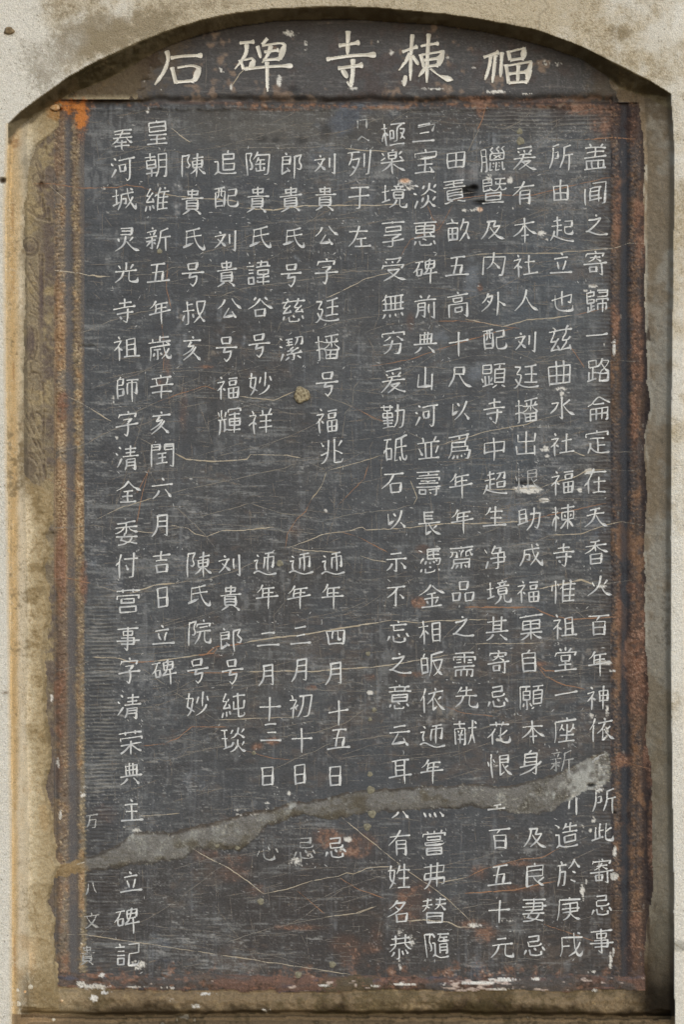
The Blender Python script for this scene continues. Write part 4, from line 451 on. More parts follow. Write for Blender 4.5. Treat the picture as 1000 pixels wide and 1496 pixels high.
WHITE = [(770,715,18,6,1.2),(592,266,13,5,.9),(600,274,12,5,1),(684,307,18,2.5,.9),(716,262,6,6,1.1),(746,264,4,5,1),(700,306,8,5,.5),(750,305,3,3,.8),(862,689,7,3.5,1),(848,716,3.2,3.2,1.1),(796,731,7,3,.9),(797,656,7,5,.8),(800,666,4,3,.8),
    (868,418,8,2.2,1.1),(856,425,3,2,.9),(792,341,8,4,.9),(800,350,3,2,.9),(898,505,3,14,.8),(884,503,2,4,.7),(820,568,12,4,.6),(822,575,4,5,.6),(880,857,8,3,.9),(884,968,14,3,.8),(896,980,8,2,.8),(868,1200,4,8,.8),(864,1213,3,3,.9),(852,1210,3,8,.5),(899,1245,3,10,.9),(898,1280,6,6,1),
    (852,1305,4,15,.9),(857,1290,2,10,.6),(876,1275,1.6,40,.6),(897,1385,2,16,.7),(893,1405,3,14,.8),(866,1420,8,2.5,.9),(876,1150,10,14,.45),(880,1120,14,10,.3),(840,1160,16,14,.4),(888,1040,3,10,.7),(865,1045,4,5,.5),(887,1070,4,14,.5),
    (120,1160,6,10,.9),(122,1150,3,8,.9),(84,1115,3,9,.9),(75,1020,3,8,.6),(88,1190,2.5,10,.8),(118,1438,9,6,1.1),(140,1442,22,5,1),(155,1450,14,4,.7),(118,1350,2.5,60,.55),(118,1280,3,30,.4),(138,1460,9,7,.8),(250,1460,10,4,.5),(300,1452,30,3,.6),(290,1470,16,4,.6),(390,1476,10,3,.8),(245,1443,12,3,.8),(470,1440,16,2.5,.6),(200,1442,20,2,.6),
    (740,1431,24,3,.9),(790,1430,20,3,.9),(700,1436,30,2.5,.7),(640,1438,14,2,.7),(590,1438,20,2.5,.8),(730,1445,20,2,.6),(870,1447,5,2.5,.8),(550,1440,10,3,.6),(430,1258,14,7,.9),(455,1248,12,6,.8),(440,1262,20,5,.5),(508,1226,8,5,.6),(500,1240,5,4,.6),(372,1268,8,5,.7),(375,1262,14,6,.4),(395,1270,20,4,.35),
    (585,1360,9,10,.4),(602,1372,6,12,.6),(584,1410,5,14,.5),(695,1352,14,4,.7),(735,1300,16,3,.5),(745,1345,14,4,.5),(768,1340,18,10,.45),(738,1345,8,6,.4),(200,1410,16,8,.75),(150,1425,10,6,.5),(198,1213,12,3,.8),(182,1208,3,3,.7),(200,1255,12,8,.4),(192,1260,8,4,.3),
    (215,162,5,7,.8),(222,172,10,8,.35),(120,292,10,6,.0),(148,275,10,3,.6),(146,330,14,50,.22),(155,310,8,4,.4),(120,610,0.1,0.1,0),(541,1012,4,3,1.1),(542,1000,2,6,.6),(725,1118,4,3,.6),(731,1081,8,3,.7),(606,728,3,6,.9),(604,705,3,5,.5),(560,885,8,2,.4),(500,1050,0.1,.1,0),
    (290,105,6,4,.5),(322,103,4.5,4.5,1.2),(338,127,2.2,5,.9),(425,48,14,6,.8),(447,66,3,9,.6),(408,118,5,12,.5),(380,118,6,6,.3),(516,129,10,3,.6),(553,60,5,4,.6),(572,77,6,6,.5),(622,61,7,7,.3),(590,120,4,4,.6),(635,130,30,2.5,.5),(730,134,20,3,.7),(770,137,14,2,.7),(655,84,5,2,.7),(692,99,5,2,.5),(805,92,30,8,.45),(780,60,20,4,.3),(720,62,10,3,.4),
    (215,95,12,10,.35),(228,110,4,5,.6),(232,132,20,4,.4),(210,118,8,6,.35),(285,706,6,6,.4),(1,1,.1,.1,0),(165,585,4,10,.5),(170,640,4,5,.4),(277,700,5,5,.5),(440,1235,0.1,.1,0),(405,1150,3,2,.8),(422,1158,3,5,.9),(391,1173,6,3,.8),(390,1180,3,5,.8),(346,1183,14,3,.5),(352,1190,30,2.5,.5),(460,775,0.1,.1,0),(475,747,5,4,.6),(495,752,7,7,.25)]
BLACK = [(684,281,13,8,1),(693,273,7,5,1),(704,297,14,4,.8),(768,706,16,2.5,1),(864,1147,6,3,1),(898,1187,3,2,.9),(382,203,9,6,.6),(403,205,7,5,.6),(441,204,9,6,.6),(478,190,10,12,.45),(510,170,12,10,.3),(507,198,12,8,.3),(350,285,12,6,.35),(383,268,16,8,.25),(400,300,14,5,.25),(130,505,14,3,.5),(430,130,10,6,.7),(440,142,12,4,.7),(250,1205,0.1,.1,0)]

def colour(x, y, lab):
    col = np.zeros(x.shape+(3,))+lin((70,73,76))
    n1 = nz(x, y, 1.1, 1.1, 41, .4)*1.15; n2 = nz(x, y, 5, 5, 42, 2.2); n3 = nz(x, y, 14, 14, 43, 2.6); n4 = nz(x, y, 2.4, 2.4, 44, 1.8)
    st = nz(x, y, 14, 1.25, 45, 1.2); st2 = nz(x, y, 1.3, 26, 46, 1.2); st3 = nz(x, y, 7, 1.5, 56, .7)
    # ---- slate
    blue = sm(.1, 1.6, .9*n3+1.3*gauss(x, y, 600, 640, 260, 330)+.6*gauss(x, y, 850, 800, 150, 300)-.4)
    lay(col, (72,80,87), .75*blue)
    warm = sm(0, 1.6, .8*nz(x, y, 16, 16, 47, 2.6)+1.8*sm(1180, 1400, y)+1.0*sm(560, 100, x)*sm(700, 1100, y)+.9*sm(260, 160, y)-.5)
    lay(col, (62,58,54), .7*warm); lay(col, (60,56,54), .75*sm(1130, 1300, y+10*n2)*sm(-1.2, 1.0, n3+.3+.6*sm(700, 300, x)))
    lay(col, (92,94,95), .4*sm(.5, 2.2, n3+.4*n2+.9*gauss(x, y, 350, 480, 220, 260)))
    lay(col, (96,98,98), .3*sm(.3, 2, nz(x, y, 7, 5, 75, 2.0))); lay(col, (58,57,58), .4*sm(.3, 2, nz(x, y, 9, 6, 76, 2.2))); lay(col, (104,90,78), .28*sm(.8, 2.2, nz(x, y, 6, 3, 77, 1.8)+.3*n4)); lay(col, (128,130,130), .35*sm(1.2, 2.4, nz(x, y, 3, 5, 78, 1.8)+.3*st2))
    lay(col, (136,138,136), .5*sm(.3, 2.4, st+.35*n2+.35*n1))
    lay(col, (50,50,52), .5*sm(.3, 2.4, -st+.3*n1))
    lay(col, (120,124,128), .26*sm(.5, 2.6, st2+.35*n2))
    lay(col, (42,46,48), .28*sm(.6, 2.6, -st2))
    lay(col, (156,156,152), .6*sm(1.4, 2.7, st3+.45*n2+.3*n1))
    lay(col, (170,170,168), .65*sm(2.1, 3.1, n1+.6*nz(x, y, 7, 7, 48, 2.2))); lay(col, (112,112,110), .4*sm(.2, 2.2, n1+.3*n2)); lay(col, (52,52,54), .3*sm(.4, 2.2, -n1+.3*n2))
    lay(col, (130,120,104), .5*sm(1.9, 2.8, n4+.35*n2)*(nz(x, y, 9, 9, 49) > 0))
    row = np.sin(2*np.pi*(y+1.5*nz(x, y, 9, 9, 5, 2.4))/5.6)
    marg = np.clip(1.2*gauss(x, 0*y, 148, 0, 22, 1)*sm(840, 920, y)*sm(1240, 1150, y)+.3*gauss(x, 0*y, 140, 0, 26, 1)*sm(-.5, 1, n3)+.5*gauss(x, 0*y, 885, 0, 22, 1)*sm(-.8, .6, nz(x, y, 9, 7, 74))+.5*sm(.6, 1.8, nz(x, y, 16, 7, 50, 2))+.8*gauss(0*x, y, 0, 176, 1, 20)*sm(650, 760, x), 0, 1)
    lay(col, (136,134,126), .55*marg*sm(.0, 1, row+.55*st3+.3*n2-.3))
    lay(col, (42,40,40), .35*marg*sm(.0, 1, -row+.3*n2))
    # pale worn patch beside the first column, dark repainted patches
    lay(col, (128,132,136), .4*sm(.4, 1.2, gauss(x, y, 146, 320, 20, 66)+.25*n2-.1))
    lay(col, (104,100,90), .35*gauss(x, y, 400, 188, 150, 34))
    lay(col, (52,54,66), .6*gauss(x, y, 384, 280, 30, 22)*sm(-1, 1, n2))
    lay(col, (74,84,98), .5*sm(.3, 1.2, gauss(x, y, 508, 172, 24, 22)+.3*n2))
    lay(col, (150,156,160), .45*sm(.35, 1.3, gauss(x, y, 712, 205, 40, 24)+.3*n4)*sm(-.5, 1.2, st2))
    lay(col, (150,150,150), .45*sm(.3, 1.2, gauss(x, y, 688, 252, 24, 22)+.2*n4)*sm(-.3, 1.2, st2))
    lay(col, (132,140,148), .35*sm(.3, 1.1, gauss(x, y, 697, 545, 24, 18)+gauss(x, y, 757, 650, 10, 16)+gauss(x, y, 745, 745, 30, 26)*.7+gauss(x, y, 690, 410, 14, 36)+gauss(x, y, 640, 490, 18, 14)+.2*n4))
    lay(col, (128,128,126), .4*sm(.4, 1.2, gauss(x, y, 780, 595, 110, 20)*.6+gauss(x, y, 740, 880, 110, 16)*.7+.3*st3)*((x > 640)))
    # rust
    r = np.zeros(x.shape)
    for cx, cy, rx, ry, s in RUST: r = np.maximum(r, s*gauss(x, y, cx, cy, rx, ry))
    slate = np.isin(lab, (L_FIELD, L_HEAD, L_BORD_L, L_BORD_R, L_BOTTOM, L_BAND))
    rr = sm(.13, .62, r*(1+.6*n4+.4*n2+.3*n1))
    lay(col, (176,100,46), .85*slate*sm(.35, .8, (gauss(x, y, 108, 152, 20, 16)+gauss(x, y, 119, 176, 7, 22))*(1+.3*n4+.2*n2)))
    # ---- header
    H = lab == L_HEAD
    lay(col, (74,73,73), .65*H)
    lay(col, (52,46,44), .6*H*sm(80, 40, y-((x-500)/420)**2*50+5*n2)); lay(col, (150,128,108), .5*H*sm(1.3, 2.2, nz(x, y, 4, 4, 71)+.3*n4))  # soffit shade painted into the header top, then pale flecks
    lay(col, (88,77,62), .8*H*sm(-60, 0, wedge(x, y)+14*n4+10*n1)); lay(col, (96,86,68), .5*H*sm(-40, 0, x-888+10*n4)); lay(col, (66,48,40), .4*H*sm(.7, 1.8, n2+.6*sm(800, 700, x)*0+.5*sm(650, 850, x)))
    lay(col, (120,112,106), .3*H*sm(.8, 2.2, st+.3*n4))
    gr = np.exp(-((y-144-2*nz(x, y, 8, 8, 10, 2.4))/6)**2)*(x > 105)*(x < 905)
    lay(col, (40,33,28), .85*gr*sm(-1.2, .8, n2+.3)); lay(col, (112,84,62), .45*gr*sm(.4, 1.4, n4+.4*n2))  # groove's shadow line painted in dark brown, rusty flecks over it
    lip = np.exp(-((y-154-1.5*n2)/3)**2)*(x > 110)*(x < 900)
    lay(col, (134,98,72), .8*lip*sm(-.7, .8, n4+.3*n2+.3*n1)); lay(col, (170,160,140), .6*lip*sm(.8, 1.6, n4))
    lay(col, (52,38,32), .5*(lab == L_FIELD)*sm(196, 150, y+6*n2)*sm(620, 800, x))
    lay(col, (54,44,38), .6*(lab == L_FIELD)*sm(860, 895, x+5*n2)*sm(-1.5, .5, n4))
    # ---- left border
    B = lab == L_BORD_L
    cl = 87+5*sm(200, 1300, y); cl2 = 110+7*sm(150, 900, y)+4*sm(900, 1400, y)
    tick = sm(-.6, 1.1, .8*np.sin(2*np.pi*(y+.3*x)/6.3+2.2*nz(x, y, 6, 6, 6))+.8*n4+.4*n1)
    lay(col, (98,93,88), .8*B); lay(col, (112,98,78), .7*B*sm(cl-5, cl-9, x)*sm(-1.2, .8, n4+.3)); lay(col, (82,84,88), .5*B*np.exp(-((x-(cl+cl2)/2)/6)**4)); lay(col, (100,88,76), .4*B*sm(.2, 1.8, n2+.4*n4))
    lay(col, (152,136,112), .9*np.exp(-((x-cl+1.2*n4)/(6.5+2.2*tick))**4)*B*(.35+.65*tick)); lay(col, (156,142,112), .85*np.exp(-((x-cl2+1.0*n4)/(4.2+2.4*tick))**4)*(B | (lab == L_FIELD))*(y > 170)*(.4+.6*tick))
    lay(col, (150,118,92), .4*np.exp(-((x-cl)/8)**4)*B*sm(.2, 1.4, nz(x, y, 4, 14, 51)+.4*n4))
    lay(col, (40,30,24), .6*sm(1.2, 1.9, nz(x, y, 2.2, 3.5, 52, 1.4))*(np.exp(-((x-cl)/9)**2)+np.exp(-((x-cl2)/6)**2))*B)
    bd = np.clip(np.exp(-((x-cl)/8)**4)+np.exp(-((x-cl2)/6)**4), .15, 1); lay(col, (104,84,68), .5*B*bd*sm(.4, 1.6, nz(x, y, 5, 16, 53)+.3*n4)); lay(col, (160,126,88), .5*B*bd*sm(.6, 1.8, nz(x, y, 4, 10, 79)+.5*n4))
    lay(col, (190,172,140), .6*B*bd*sm(.5, 1.7, n1+.5*n4)); lay(col, (56,44,34), .6*B*sm(.5, 1.8, -n1+.5*n4)*bd)
    # ---- carved band
    C = lab == L_BAND
    lay(col, (128,117,96), .9*C); lay(col, (84,74,58), .5*C*sm(.5, 1.9, n1+.5*n4)); lay(col, (164,150,120), .5*C*sm(.6, 2, n1-.5*n4)); lay(col, (96,86,76), .6*C*sm(0, 1.4, n2)); lay(col, (158,142,106), .5*C*sm(.4, 1.6, -n2+.5*n4)); lay(col, (78,68,70), .6*C*sm(52, 66, x-3*n2)*sm(1.0, -.6, n4))
    sub = C & (y > 220) & (y < 760)
    if sub.any():
        d = np.full(int(sub.sum()), 99.)
        for m in MOTIF: d = np.minimum(d, seg_d(x[sub], y[sub], m))
        dm = np.full(x.shape, 99.); dm[sub] = d
        dm = dm+.8*nz(x, y, 2, 2, 37, 1.5)+1.5*np.clip(nz(x, y, 6, 6, 38), 0, 2)
        lay(col, (74,62,54), .5*np.exp(-(dm/1.3)**2)); lay(col, (160,146,118), .4*np.exp(-((dm-2.6)/1.1)**2))
        inn = gauss(x, y, 44, 498, 9, 26)+gauss(x, y, 60, 440, 5, 60)+gauss(x, y, 44, 362, 14, 16)*.6
        lay(col, (84,74,74), .7*C*sm(.2, .9, inn))
    # ---- right border
    B = lab == L_BORD_R
    cr = 899+3*sm(200, 1300, y); cr2 = 929+2*sm(300, 1300, y)
    tick = sm(-.6, 1.1, .8*np.sin(2*np.pi*(y+.3*x)/6.3+2.2*nz(x, y, 6, 6, 6))+.8*n4+.4*n1)
    lay(col, (62,60,62), .85*B); lay(col, (54,58,64), .5*B*np.exp(-((x-913)/7)**4))
    lay(col, (108,94,82), .6*np.exp(-((x-cr+1.2*n4)/(5+2.6*tick))**4)*B*(.3+.7*tick)); lay(col, (112,94,78), .7*np.exp(-((x-cr2+1.2*n4)/(8+2.6*tick))**4)*B*(.3+.7*tick))
    lay(col, (58,48,44), .7*B*sm(cr2+6, cr2+10, x)); lay(col, (36,30,32), .5*B*sm(.9, 1.8, nz(x, y, 2.2, 3.5, 54, 1.4)))
    lay(col, (112,86,66), .5*B*np.exp(-((x-cr2)/8)**2)*sm(0, 1.5, nz(x, y, 4, 14, 55)+.5*n4+.1))
    lay(col, (60,40,34), .5*B*sm(240, 150, y)); be = np.clip(np.exp(-((x-cr)/7)**4)+np.exp(-((x-cr2)/10)**4), 0, 1); lay(col, (160,130,104), .5*B*be*sm(.6, 1.8, n1+.5*n4)); lay(col, (42,34,32), .6*B*be*sm(.4, 1.7, -n1+.4*n4)); lay(col, (56,59,64), .6*B*np.exp(-((x-912.5-1.2*n4)/4.5)**4)*sm(-1.2, .6, n4+.4*n1+.3)); lay(col, (150,146,138), .5*B*sm(1.8, 2.6, nz(x, y, 2, 7, 83, 1.2)+.3*n1))
    lay(col, (84,70,58), .55*B*sm(.2, 1.5, nz(x, y, 5, 14, 57)+.5*sm(900, 1100, y)+.4*n4)*(1-.7*np.exp(-((x-913)/6)**4))); lay(col, (136,104,78), .45*B*sm(.8, 1.9, nz(x, y, 4, 12, 80)+.5*n4)*(1-.7*np.exp(-((x-913)/6)**4)))
    lay(col, (134,101,82), .75*rr*slate*(lab != L_BOTTOM)*sm(-.7, 1.0, n4+.5*n1+.2)); lay(col, (152,92,58), .6*sm(.55, 1, r)*rr*slate*(lab != L_BOTTOM)*sm(-.3, 1, n2+n4*.5)); lay(col, (188,158,138), .75*sm(.1, .6, r)*slate*(lab != L_BOTTOM)*sm(.7, 1.7, n1+.6*n4)); lay(col, (44,38,36), .5*rr*slate*sm(.5, 1.5, -n4)); lay(col, (92,70,58), .4*sm(.05, .4, r)*slate)
    # ---- bottom moulding
    lay(col, (128,92,70), .7*(lab == L_FIELD)*sm(1408, 1432, y+8*n2+5*n4)*sm(-.4, 1.2, n4+.5*n1)); lay(col, (180,164,150), .6*(lab == L_FIELD)*sm(1414, 1432, y+6*n2)*sm(.8, 1.6, n4+.3*n1))
    B = lab == L_BOTTOM
    lay(col, (82,77,73), .8*B); lay(col, (108,92,80), .6*B*sm(.0, 1.3, nz(x, y, 7, 2.5, 72)+.3*n4)); lay(col, (124,88,70), .45*B*sm(.5, 1.4, nz(x, y, 8, 3, 58)+.8*sm(780, 880, x)+.8*gauss(x, y, 400, 1440, 160, 30)))
    lay(col, (80,82,92), .75*B*sm(.4, 1.4, nz(x, y, 10, 3, 59)+.6*sm(300, 150, x))); lay(col, (58,48,40), .7*B*sm(.4, 1.3, n4+.2)); lay(col, (86,78,60), .85*B*sm(.3, .7, gauss(x, y, 515, 1440, 44, 26)+.2*n4))
    lay(col, (194,178,166), .8*B*sm(.9, 1.5, nz(x, y, 5, 1.7, 73, 1.4)+.3*n2-.3+.3*np.exp(-((y-1436)/4)**2))); lay(col, (146,110,90), .55*B*sm(.9, 1.9, -nz(x, y, 5, 1.7, 73, 1.4)+.5*n4)); lay(col, (56,48,44), .5*B*sm(.4, 1.6, n1+.4*n4))
    # ---- mortar bed under it
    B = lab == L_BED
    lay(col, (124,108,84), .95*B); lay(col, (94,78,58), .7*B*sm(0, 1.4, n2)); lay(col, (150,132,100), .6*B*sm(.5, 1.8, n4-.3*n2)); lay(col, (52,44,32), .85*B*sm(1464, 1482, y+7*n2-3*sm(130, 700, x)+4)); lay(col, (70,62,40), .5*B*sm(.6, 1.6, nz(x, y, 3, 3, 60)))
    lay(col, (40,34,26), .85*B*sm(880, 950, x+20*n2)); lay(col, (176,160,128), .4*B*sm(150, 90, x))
    # ---- mortar repair
    B = lab == L_CEMENT; c = cement(x, y); lay(col, (150,128,92), .9*(lab == L_JAMB_L)*np.exp(-((y-1272-3*n2)/12)**2)*(x > 22))
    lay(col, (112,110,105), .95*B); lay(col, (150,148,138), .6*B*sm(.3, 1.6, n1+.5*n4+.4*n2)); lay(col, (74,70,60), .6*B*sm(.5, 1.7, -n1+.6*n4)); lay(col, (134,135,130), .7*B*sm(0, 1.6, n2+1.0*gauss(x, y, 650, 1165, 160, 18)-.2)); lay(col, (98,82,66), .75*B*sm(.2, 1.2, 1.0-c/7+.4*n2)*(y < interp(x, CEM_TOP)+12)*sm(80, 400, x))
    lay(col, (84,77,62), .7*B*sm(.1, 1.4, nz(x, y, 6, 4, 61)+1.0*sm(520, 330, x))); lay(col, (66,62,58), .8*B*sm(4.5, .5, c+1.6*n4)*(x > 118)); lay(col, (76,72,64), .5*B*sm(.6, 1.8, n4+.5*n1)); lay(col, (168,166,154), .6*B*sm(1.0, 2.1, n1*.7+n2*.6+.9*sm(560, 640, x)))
    lay(col, (176,178,172), .65*B*sm(.0, 1.4, nz(x, y, 3.5, 3.5, 62)+1.6*sm(800, 860, x)-.8))
    lay(col, (146,124,88), .8*B*sm(128, 110, x+4*n2))
    # ---- left plaster
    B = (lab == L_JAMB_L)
    ld = left_d(x, y)
    lay(col, (184,172,144), .97*B); lay(col, (140,126,96), .7*B*sm(-.1, 1.5, n2+.5*n4+.9*sm(45, 70, x)*sm(660, 720, y)-.2)); lay(col, (196,188,168), .6*B*sm(.2, 1.6, n3+.5*n2+.9*gauss(x, y, 36, 800, 14, 140)))
    xo = 17+3*sm(200, 900, y); lay(col, (214,200,172), .85*B*sm(48, 34, x+3*n2)); lay(col, (212,184,138), .8*B*sm(34, 20, x+2*n2)); lay(col, (222,210,186), .6*B*np.exp(-((x-31-2*n2)/4)**2)*sm(-.8, .8, nz(x, y, 3, 20, 81))); lay(col, (208,172,116), .6*B*np.exp(-((x-xo-1.5*n2-.8*n4)/5)**2)*sm(-1.4, 1.2, nz(x, y, 3, 20, 82)+.3*n1)); lay(col, (176,130,80), .6*B*np.exp(-((x-xo-1)/1.6)**2)*sm(.2, 1.4, nz(x, y, 2, 10, 63)))
    lay(col, (118,98,68), .7*B*sm(-.3, 1.2, n2+.8*sm(1280, 1245, y)*sm(1240, 1262, y)+.0)*sm(1250, 1262, y)*sm(1300, 1275, y))
    lay(col, (200,182,150), .5*B*sm(1150, 1100, np.abs(y-1110)*8+x)*0)
    lay(col, (180,150,108), .5*B*sm(.2, 1.4, nz(x, y, 5, 9, 64))*sm(1000, 1100, y)); lay(col, (96,84,60), .5*B*sm(.9, 2.0, n4+.3*n2)); lay(col, (110,96,70), .45*B*sm(.4, 1.8, n1+.4*n2)*sm(30, 45, x))
    lay(col, (196,132,64), .85*B*sm(.3, .8, gauss(x, y, 86, 162, 22, 22)*(1+.35*n4))); lay(col, (176,106,46), .7*B*sm(.3, .9, gauss(x, y, 104, 150, 18, 18)*(1+.35*n4)))
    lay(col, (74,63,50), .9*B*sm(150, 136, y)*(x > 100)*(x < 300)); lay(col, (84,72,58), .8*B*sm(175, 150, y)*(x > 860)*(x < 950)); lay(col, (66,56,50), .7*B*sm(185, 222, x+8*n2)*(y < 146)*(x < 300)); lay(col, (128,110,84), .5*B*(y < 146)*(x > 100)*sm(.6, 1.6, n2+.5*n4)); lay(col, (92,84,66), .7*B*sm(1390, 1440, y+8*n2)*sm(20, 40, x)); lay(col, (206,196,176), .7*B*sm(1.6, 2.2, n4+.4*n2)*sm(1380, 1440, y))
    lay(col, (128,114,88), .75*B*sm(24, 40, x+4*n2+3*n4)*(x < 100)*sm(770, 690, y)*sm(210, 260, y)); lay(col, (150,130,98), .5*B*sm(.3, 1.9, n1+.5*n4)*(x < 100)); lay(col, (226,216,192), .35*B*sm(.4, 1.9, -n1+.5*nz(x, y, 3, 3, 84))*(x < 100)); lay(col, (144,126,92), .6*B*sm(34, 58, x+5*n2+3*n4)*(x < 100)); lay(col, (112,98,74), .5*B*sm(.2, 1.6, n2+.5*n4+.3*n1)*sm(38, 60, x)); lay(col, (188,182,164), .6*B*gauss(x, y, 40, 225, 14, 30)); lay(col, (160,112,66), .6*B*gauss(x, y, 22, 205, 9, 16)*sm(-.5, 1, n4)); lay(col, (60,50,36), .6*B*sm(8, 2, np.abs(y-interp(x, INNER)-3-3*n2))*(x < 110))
    # ---- right plaster
    B = (lab == L_JAMB_R)
    lay(col, (158,148,130), .97*B); lay(col, (172,167,154), .6*B*sm(-.2, 1.4, nz(x, y, 7, 16, 65)+.6*gauss(x, y, 968, 600, 9, 300))); lay(col, (130,112,86), .6*B*sm(.1, 1.5, n2+.5*sm(965, 950, x))); lay(col, (104,96,82), .5*B*sm(.8, 2, n4+.4*n1))
    lay(col, (128,120,102), .5*B*sm(850, 1100, y)); lay(col, (176,170,154), .9*B*sm(5.5, 2.5, plaster_right(x, y))*sm(-.4, .7, nz(x, y, 2, 9, 66)+.4)*(y > 240)*(y < 950)); lay(col, (60,44,38), .8*B*sm(9, 4, plaster_right(x, y))*sm(.7, 1.3, nz(x, y, 3, 9, 67))*(y > 240))
    lay(col, (70,57,42), .8*B*sm(1300, 1420, y+10*n2)); lay(col, (36,30,22), .9*B*sm(1405, 1455, y+10*n2)); lay(col, (120,114,98), .5*B*gauss(x, y, 965, 1370, 14, 50)); lay(col, (84,70,54), .6*B*sm(230, 150, y)*sm(-.6, 1, n2+.3))
    # ---- soffit
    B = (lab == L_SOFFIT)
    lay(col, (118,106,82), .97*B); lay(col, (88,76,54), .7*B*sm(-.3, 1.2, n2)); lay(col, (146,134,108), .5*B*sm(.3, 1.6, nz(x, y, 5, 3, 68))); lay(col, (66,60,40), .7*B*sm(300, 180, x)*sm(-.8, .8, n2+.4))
    # ---- sill
    B = (lab == L_SILL)
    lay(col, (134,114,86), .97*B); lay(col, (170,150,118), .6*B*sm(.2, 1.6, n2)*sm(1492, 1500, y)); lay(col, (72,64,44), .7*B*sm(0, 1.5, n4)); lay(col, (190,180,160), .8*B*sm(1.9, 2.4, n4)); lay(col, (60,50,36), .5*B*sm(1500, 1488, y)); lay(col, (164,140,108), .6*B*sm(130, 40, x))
    lay(col, (186,118,58), .85*(lab != L_WALL)*(lab != L_SOFFIT)*sm(.3, .75, (gauss(x, y, 98, 156, 26, 16)+gauss(x, y, 118, 172, 10, 24))*(1+.3*n4+.2*n2)+.1*n1*(np.hypot(x-105, y-160) < 40)))
    lay(col, (96,58,32), .6*(lab != L_WALL)*sm(.8, 1.6, n4+.4*n1)*gauss(x, y, 105, 160, 26, 24))
    # ---- wall face
    B = (lab == L_WALL)
    lay(col, (208,204,192), .99*B); lay(col, (192,184,164), .5*B*sm(-.2, 1.6, n3)); lay(col, (166,158,138), .5*B*sm(.4, 2.0, n1+.2*n4)); lay(col, (228,225,214), .5*B*sm(.4, 2.0, -n1)); lay(col, (218,215,204), .6*B*sm(950, 1000, x))
    top = sm(.1, .9, 1.0*sm(125, 20, y)*sm(0, 90, x)*sm(990, 800, x)+.8*np.exp(-((arch_d(x, y)+12)/24)**2)*sm(800, 500, x)+.28*n3+.2*n2-.1)
    lay(col, (176,162,134), .8*B*top); lay(col, (132,118,90), .6*B*top*sm(.2, 1.6, n1+.4*n4+.4*n2)); lay(col, (196,184,158), .5*B*top*sm(.4, 1.6, -n1+.3*n4))
    br = 1.1*gauss(x, y, 140, 60, 90, 38)+.9*gauss(x, y, 60, 115, 42, 40)+.8*gauss(x, y, 220, 32, 80, 26)+.5*gauss(x, y, 600, 8, 120, 8)+.5*gauss(x, y, 905, 50, 24, 18)+.5*gauss(x, y, 330, 5, 80, 12)+.5*gauss(x, y, 60, 10, 60, 12)
    lay(col, (116,104,80), .72*B*sm(.2, 1.0, br+.26*n2*br+.16*n4+.16*n1)*(1-.45*sm(-.5, 1.5, n1+.3*n4))); lay(col, (190,186,172), .5*B*np.exp(-(seg_d(x, y, [(60,58),(75,78),(86,98),(88,110)])/2.2)**2))
    lay(col, (126,118,98), .5*B*sm(1.5, 2.6, n1+.2*n2)); lay(col, (84,74,56), .8*B*sm(2.6, 3.1, n1+.3*nz(x, y, 3, 3, 69))); lay(col, (206,180,134), .6*B*sm(6, 0, np.abs(left_d(x, y)+1))*(y > 180)*(x < 60))
    lay(col, (60,44,28), .95*B*np.exp(-(((x-4)/5)**2+((y-264)/4)**2)**2)); lay(col, (96,74,44), .6*B*gauss(x, y, 8, 1012, 5, 3))
    lay(col, (150,140,118), .8*B*np.exp(-(seg_d(x, y, [(792,-5),(803,10),(788,22),(789,40)])/1.2)**2)); lay(col, (130,122,104), .6*B*np.exp(-(seg_d(x, y, [(985,1378),(1001,1388),(1012,1386)])/1.5)**2)); lay(col, (110,108,96), .5*B*sm(.9, .3, np.abs(y-1382-2*n2)/12)*(x > 980))
    # ---- splashes and chips
    w = np.zeros(x.shape)
    for cx, cy, rx, ry, s in WHITE:
        if s: w = np.maximum(w, s*np.exp(-(((x-cx)/rx)**2+((y-cy)/ry)**2)))
    inside = ~np.isin(lab, (L_WALL, L_SOFFIT))
    lay(col, (206,204,196), .92*inside*sm(.40, .66, w*(1+.45*n4+.35*n1+.3*n2)))
    lay(col, (204,160,124), .7*sm(.3, .8, gauss(x, y, 592, 264, 9, 4)+gauss(x, y, 702, 306, 5, 4)))
    k = np.zeros(x.shape)
    for cx, cy, rx, ry, s in BLACK: k = np.maximum(k, s*np.exp(-(((x-cx)/rx)**2+((y-cy)/ry)**2)**2))
    lay(col, (26,26,27), .95*inside*k*sm(-.9, .1, n4+.5+k))
    return np.clip(col, .003, .9)

# ---------------------------------------------------------------- one shared relief grid, cut into the parts
FX = np.arange(-14, 1015, GRID); FY = np.arange(-14, 1513, GRID)
XS = np.concatenate([np.linspace(-620, FX[0], 30)[:-1], FX, np.linspace(FX[-1], 1620, 30)[1:]])
YS = np.concatenate([np.linspace(-520, FY[0], 25)[:-1], FY, np.linspace(FY[-1], 2020, 25)[1:]])
GX, GY = np.meshgrid(XS, YS)
GH = height(GX, GY)
def world(x, y, h):
    f = (D_CAM*1000-h)/(D_CAM*1000)
    return (x-500)*f/1000, -h/1000, (748-y)*f/1000
def h_at(x, y):
    i = np.clip(np.searchsorted(XS, x)-1, 0, len(XS)-2); j = np.clip(np.searchsorted(YS, y)-1, 0, len(YS)-2)
    u = (x-XS[i])/(XS[i+1]-XS[i]); v = (y-YS[j])/(YS[j+1]-YS[j])
    return (GH[j, i]*(1-u)+GH[j, i+1]*u)*(1-v)+(GH[j+1, i]*(1-u)+GH[j+1, i+1]*u)*v
PX, PY, PZ = world(GX, GY, GH)
CXc = (GX[:-1, :-1]+GX[1:, 1:])/2; CYc = (GY[:-1, :-1]+GY[1:, 1:])/2
LAB = label(CXc, CYc)
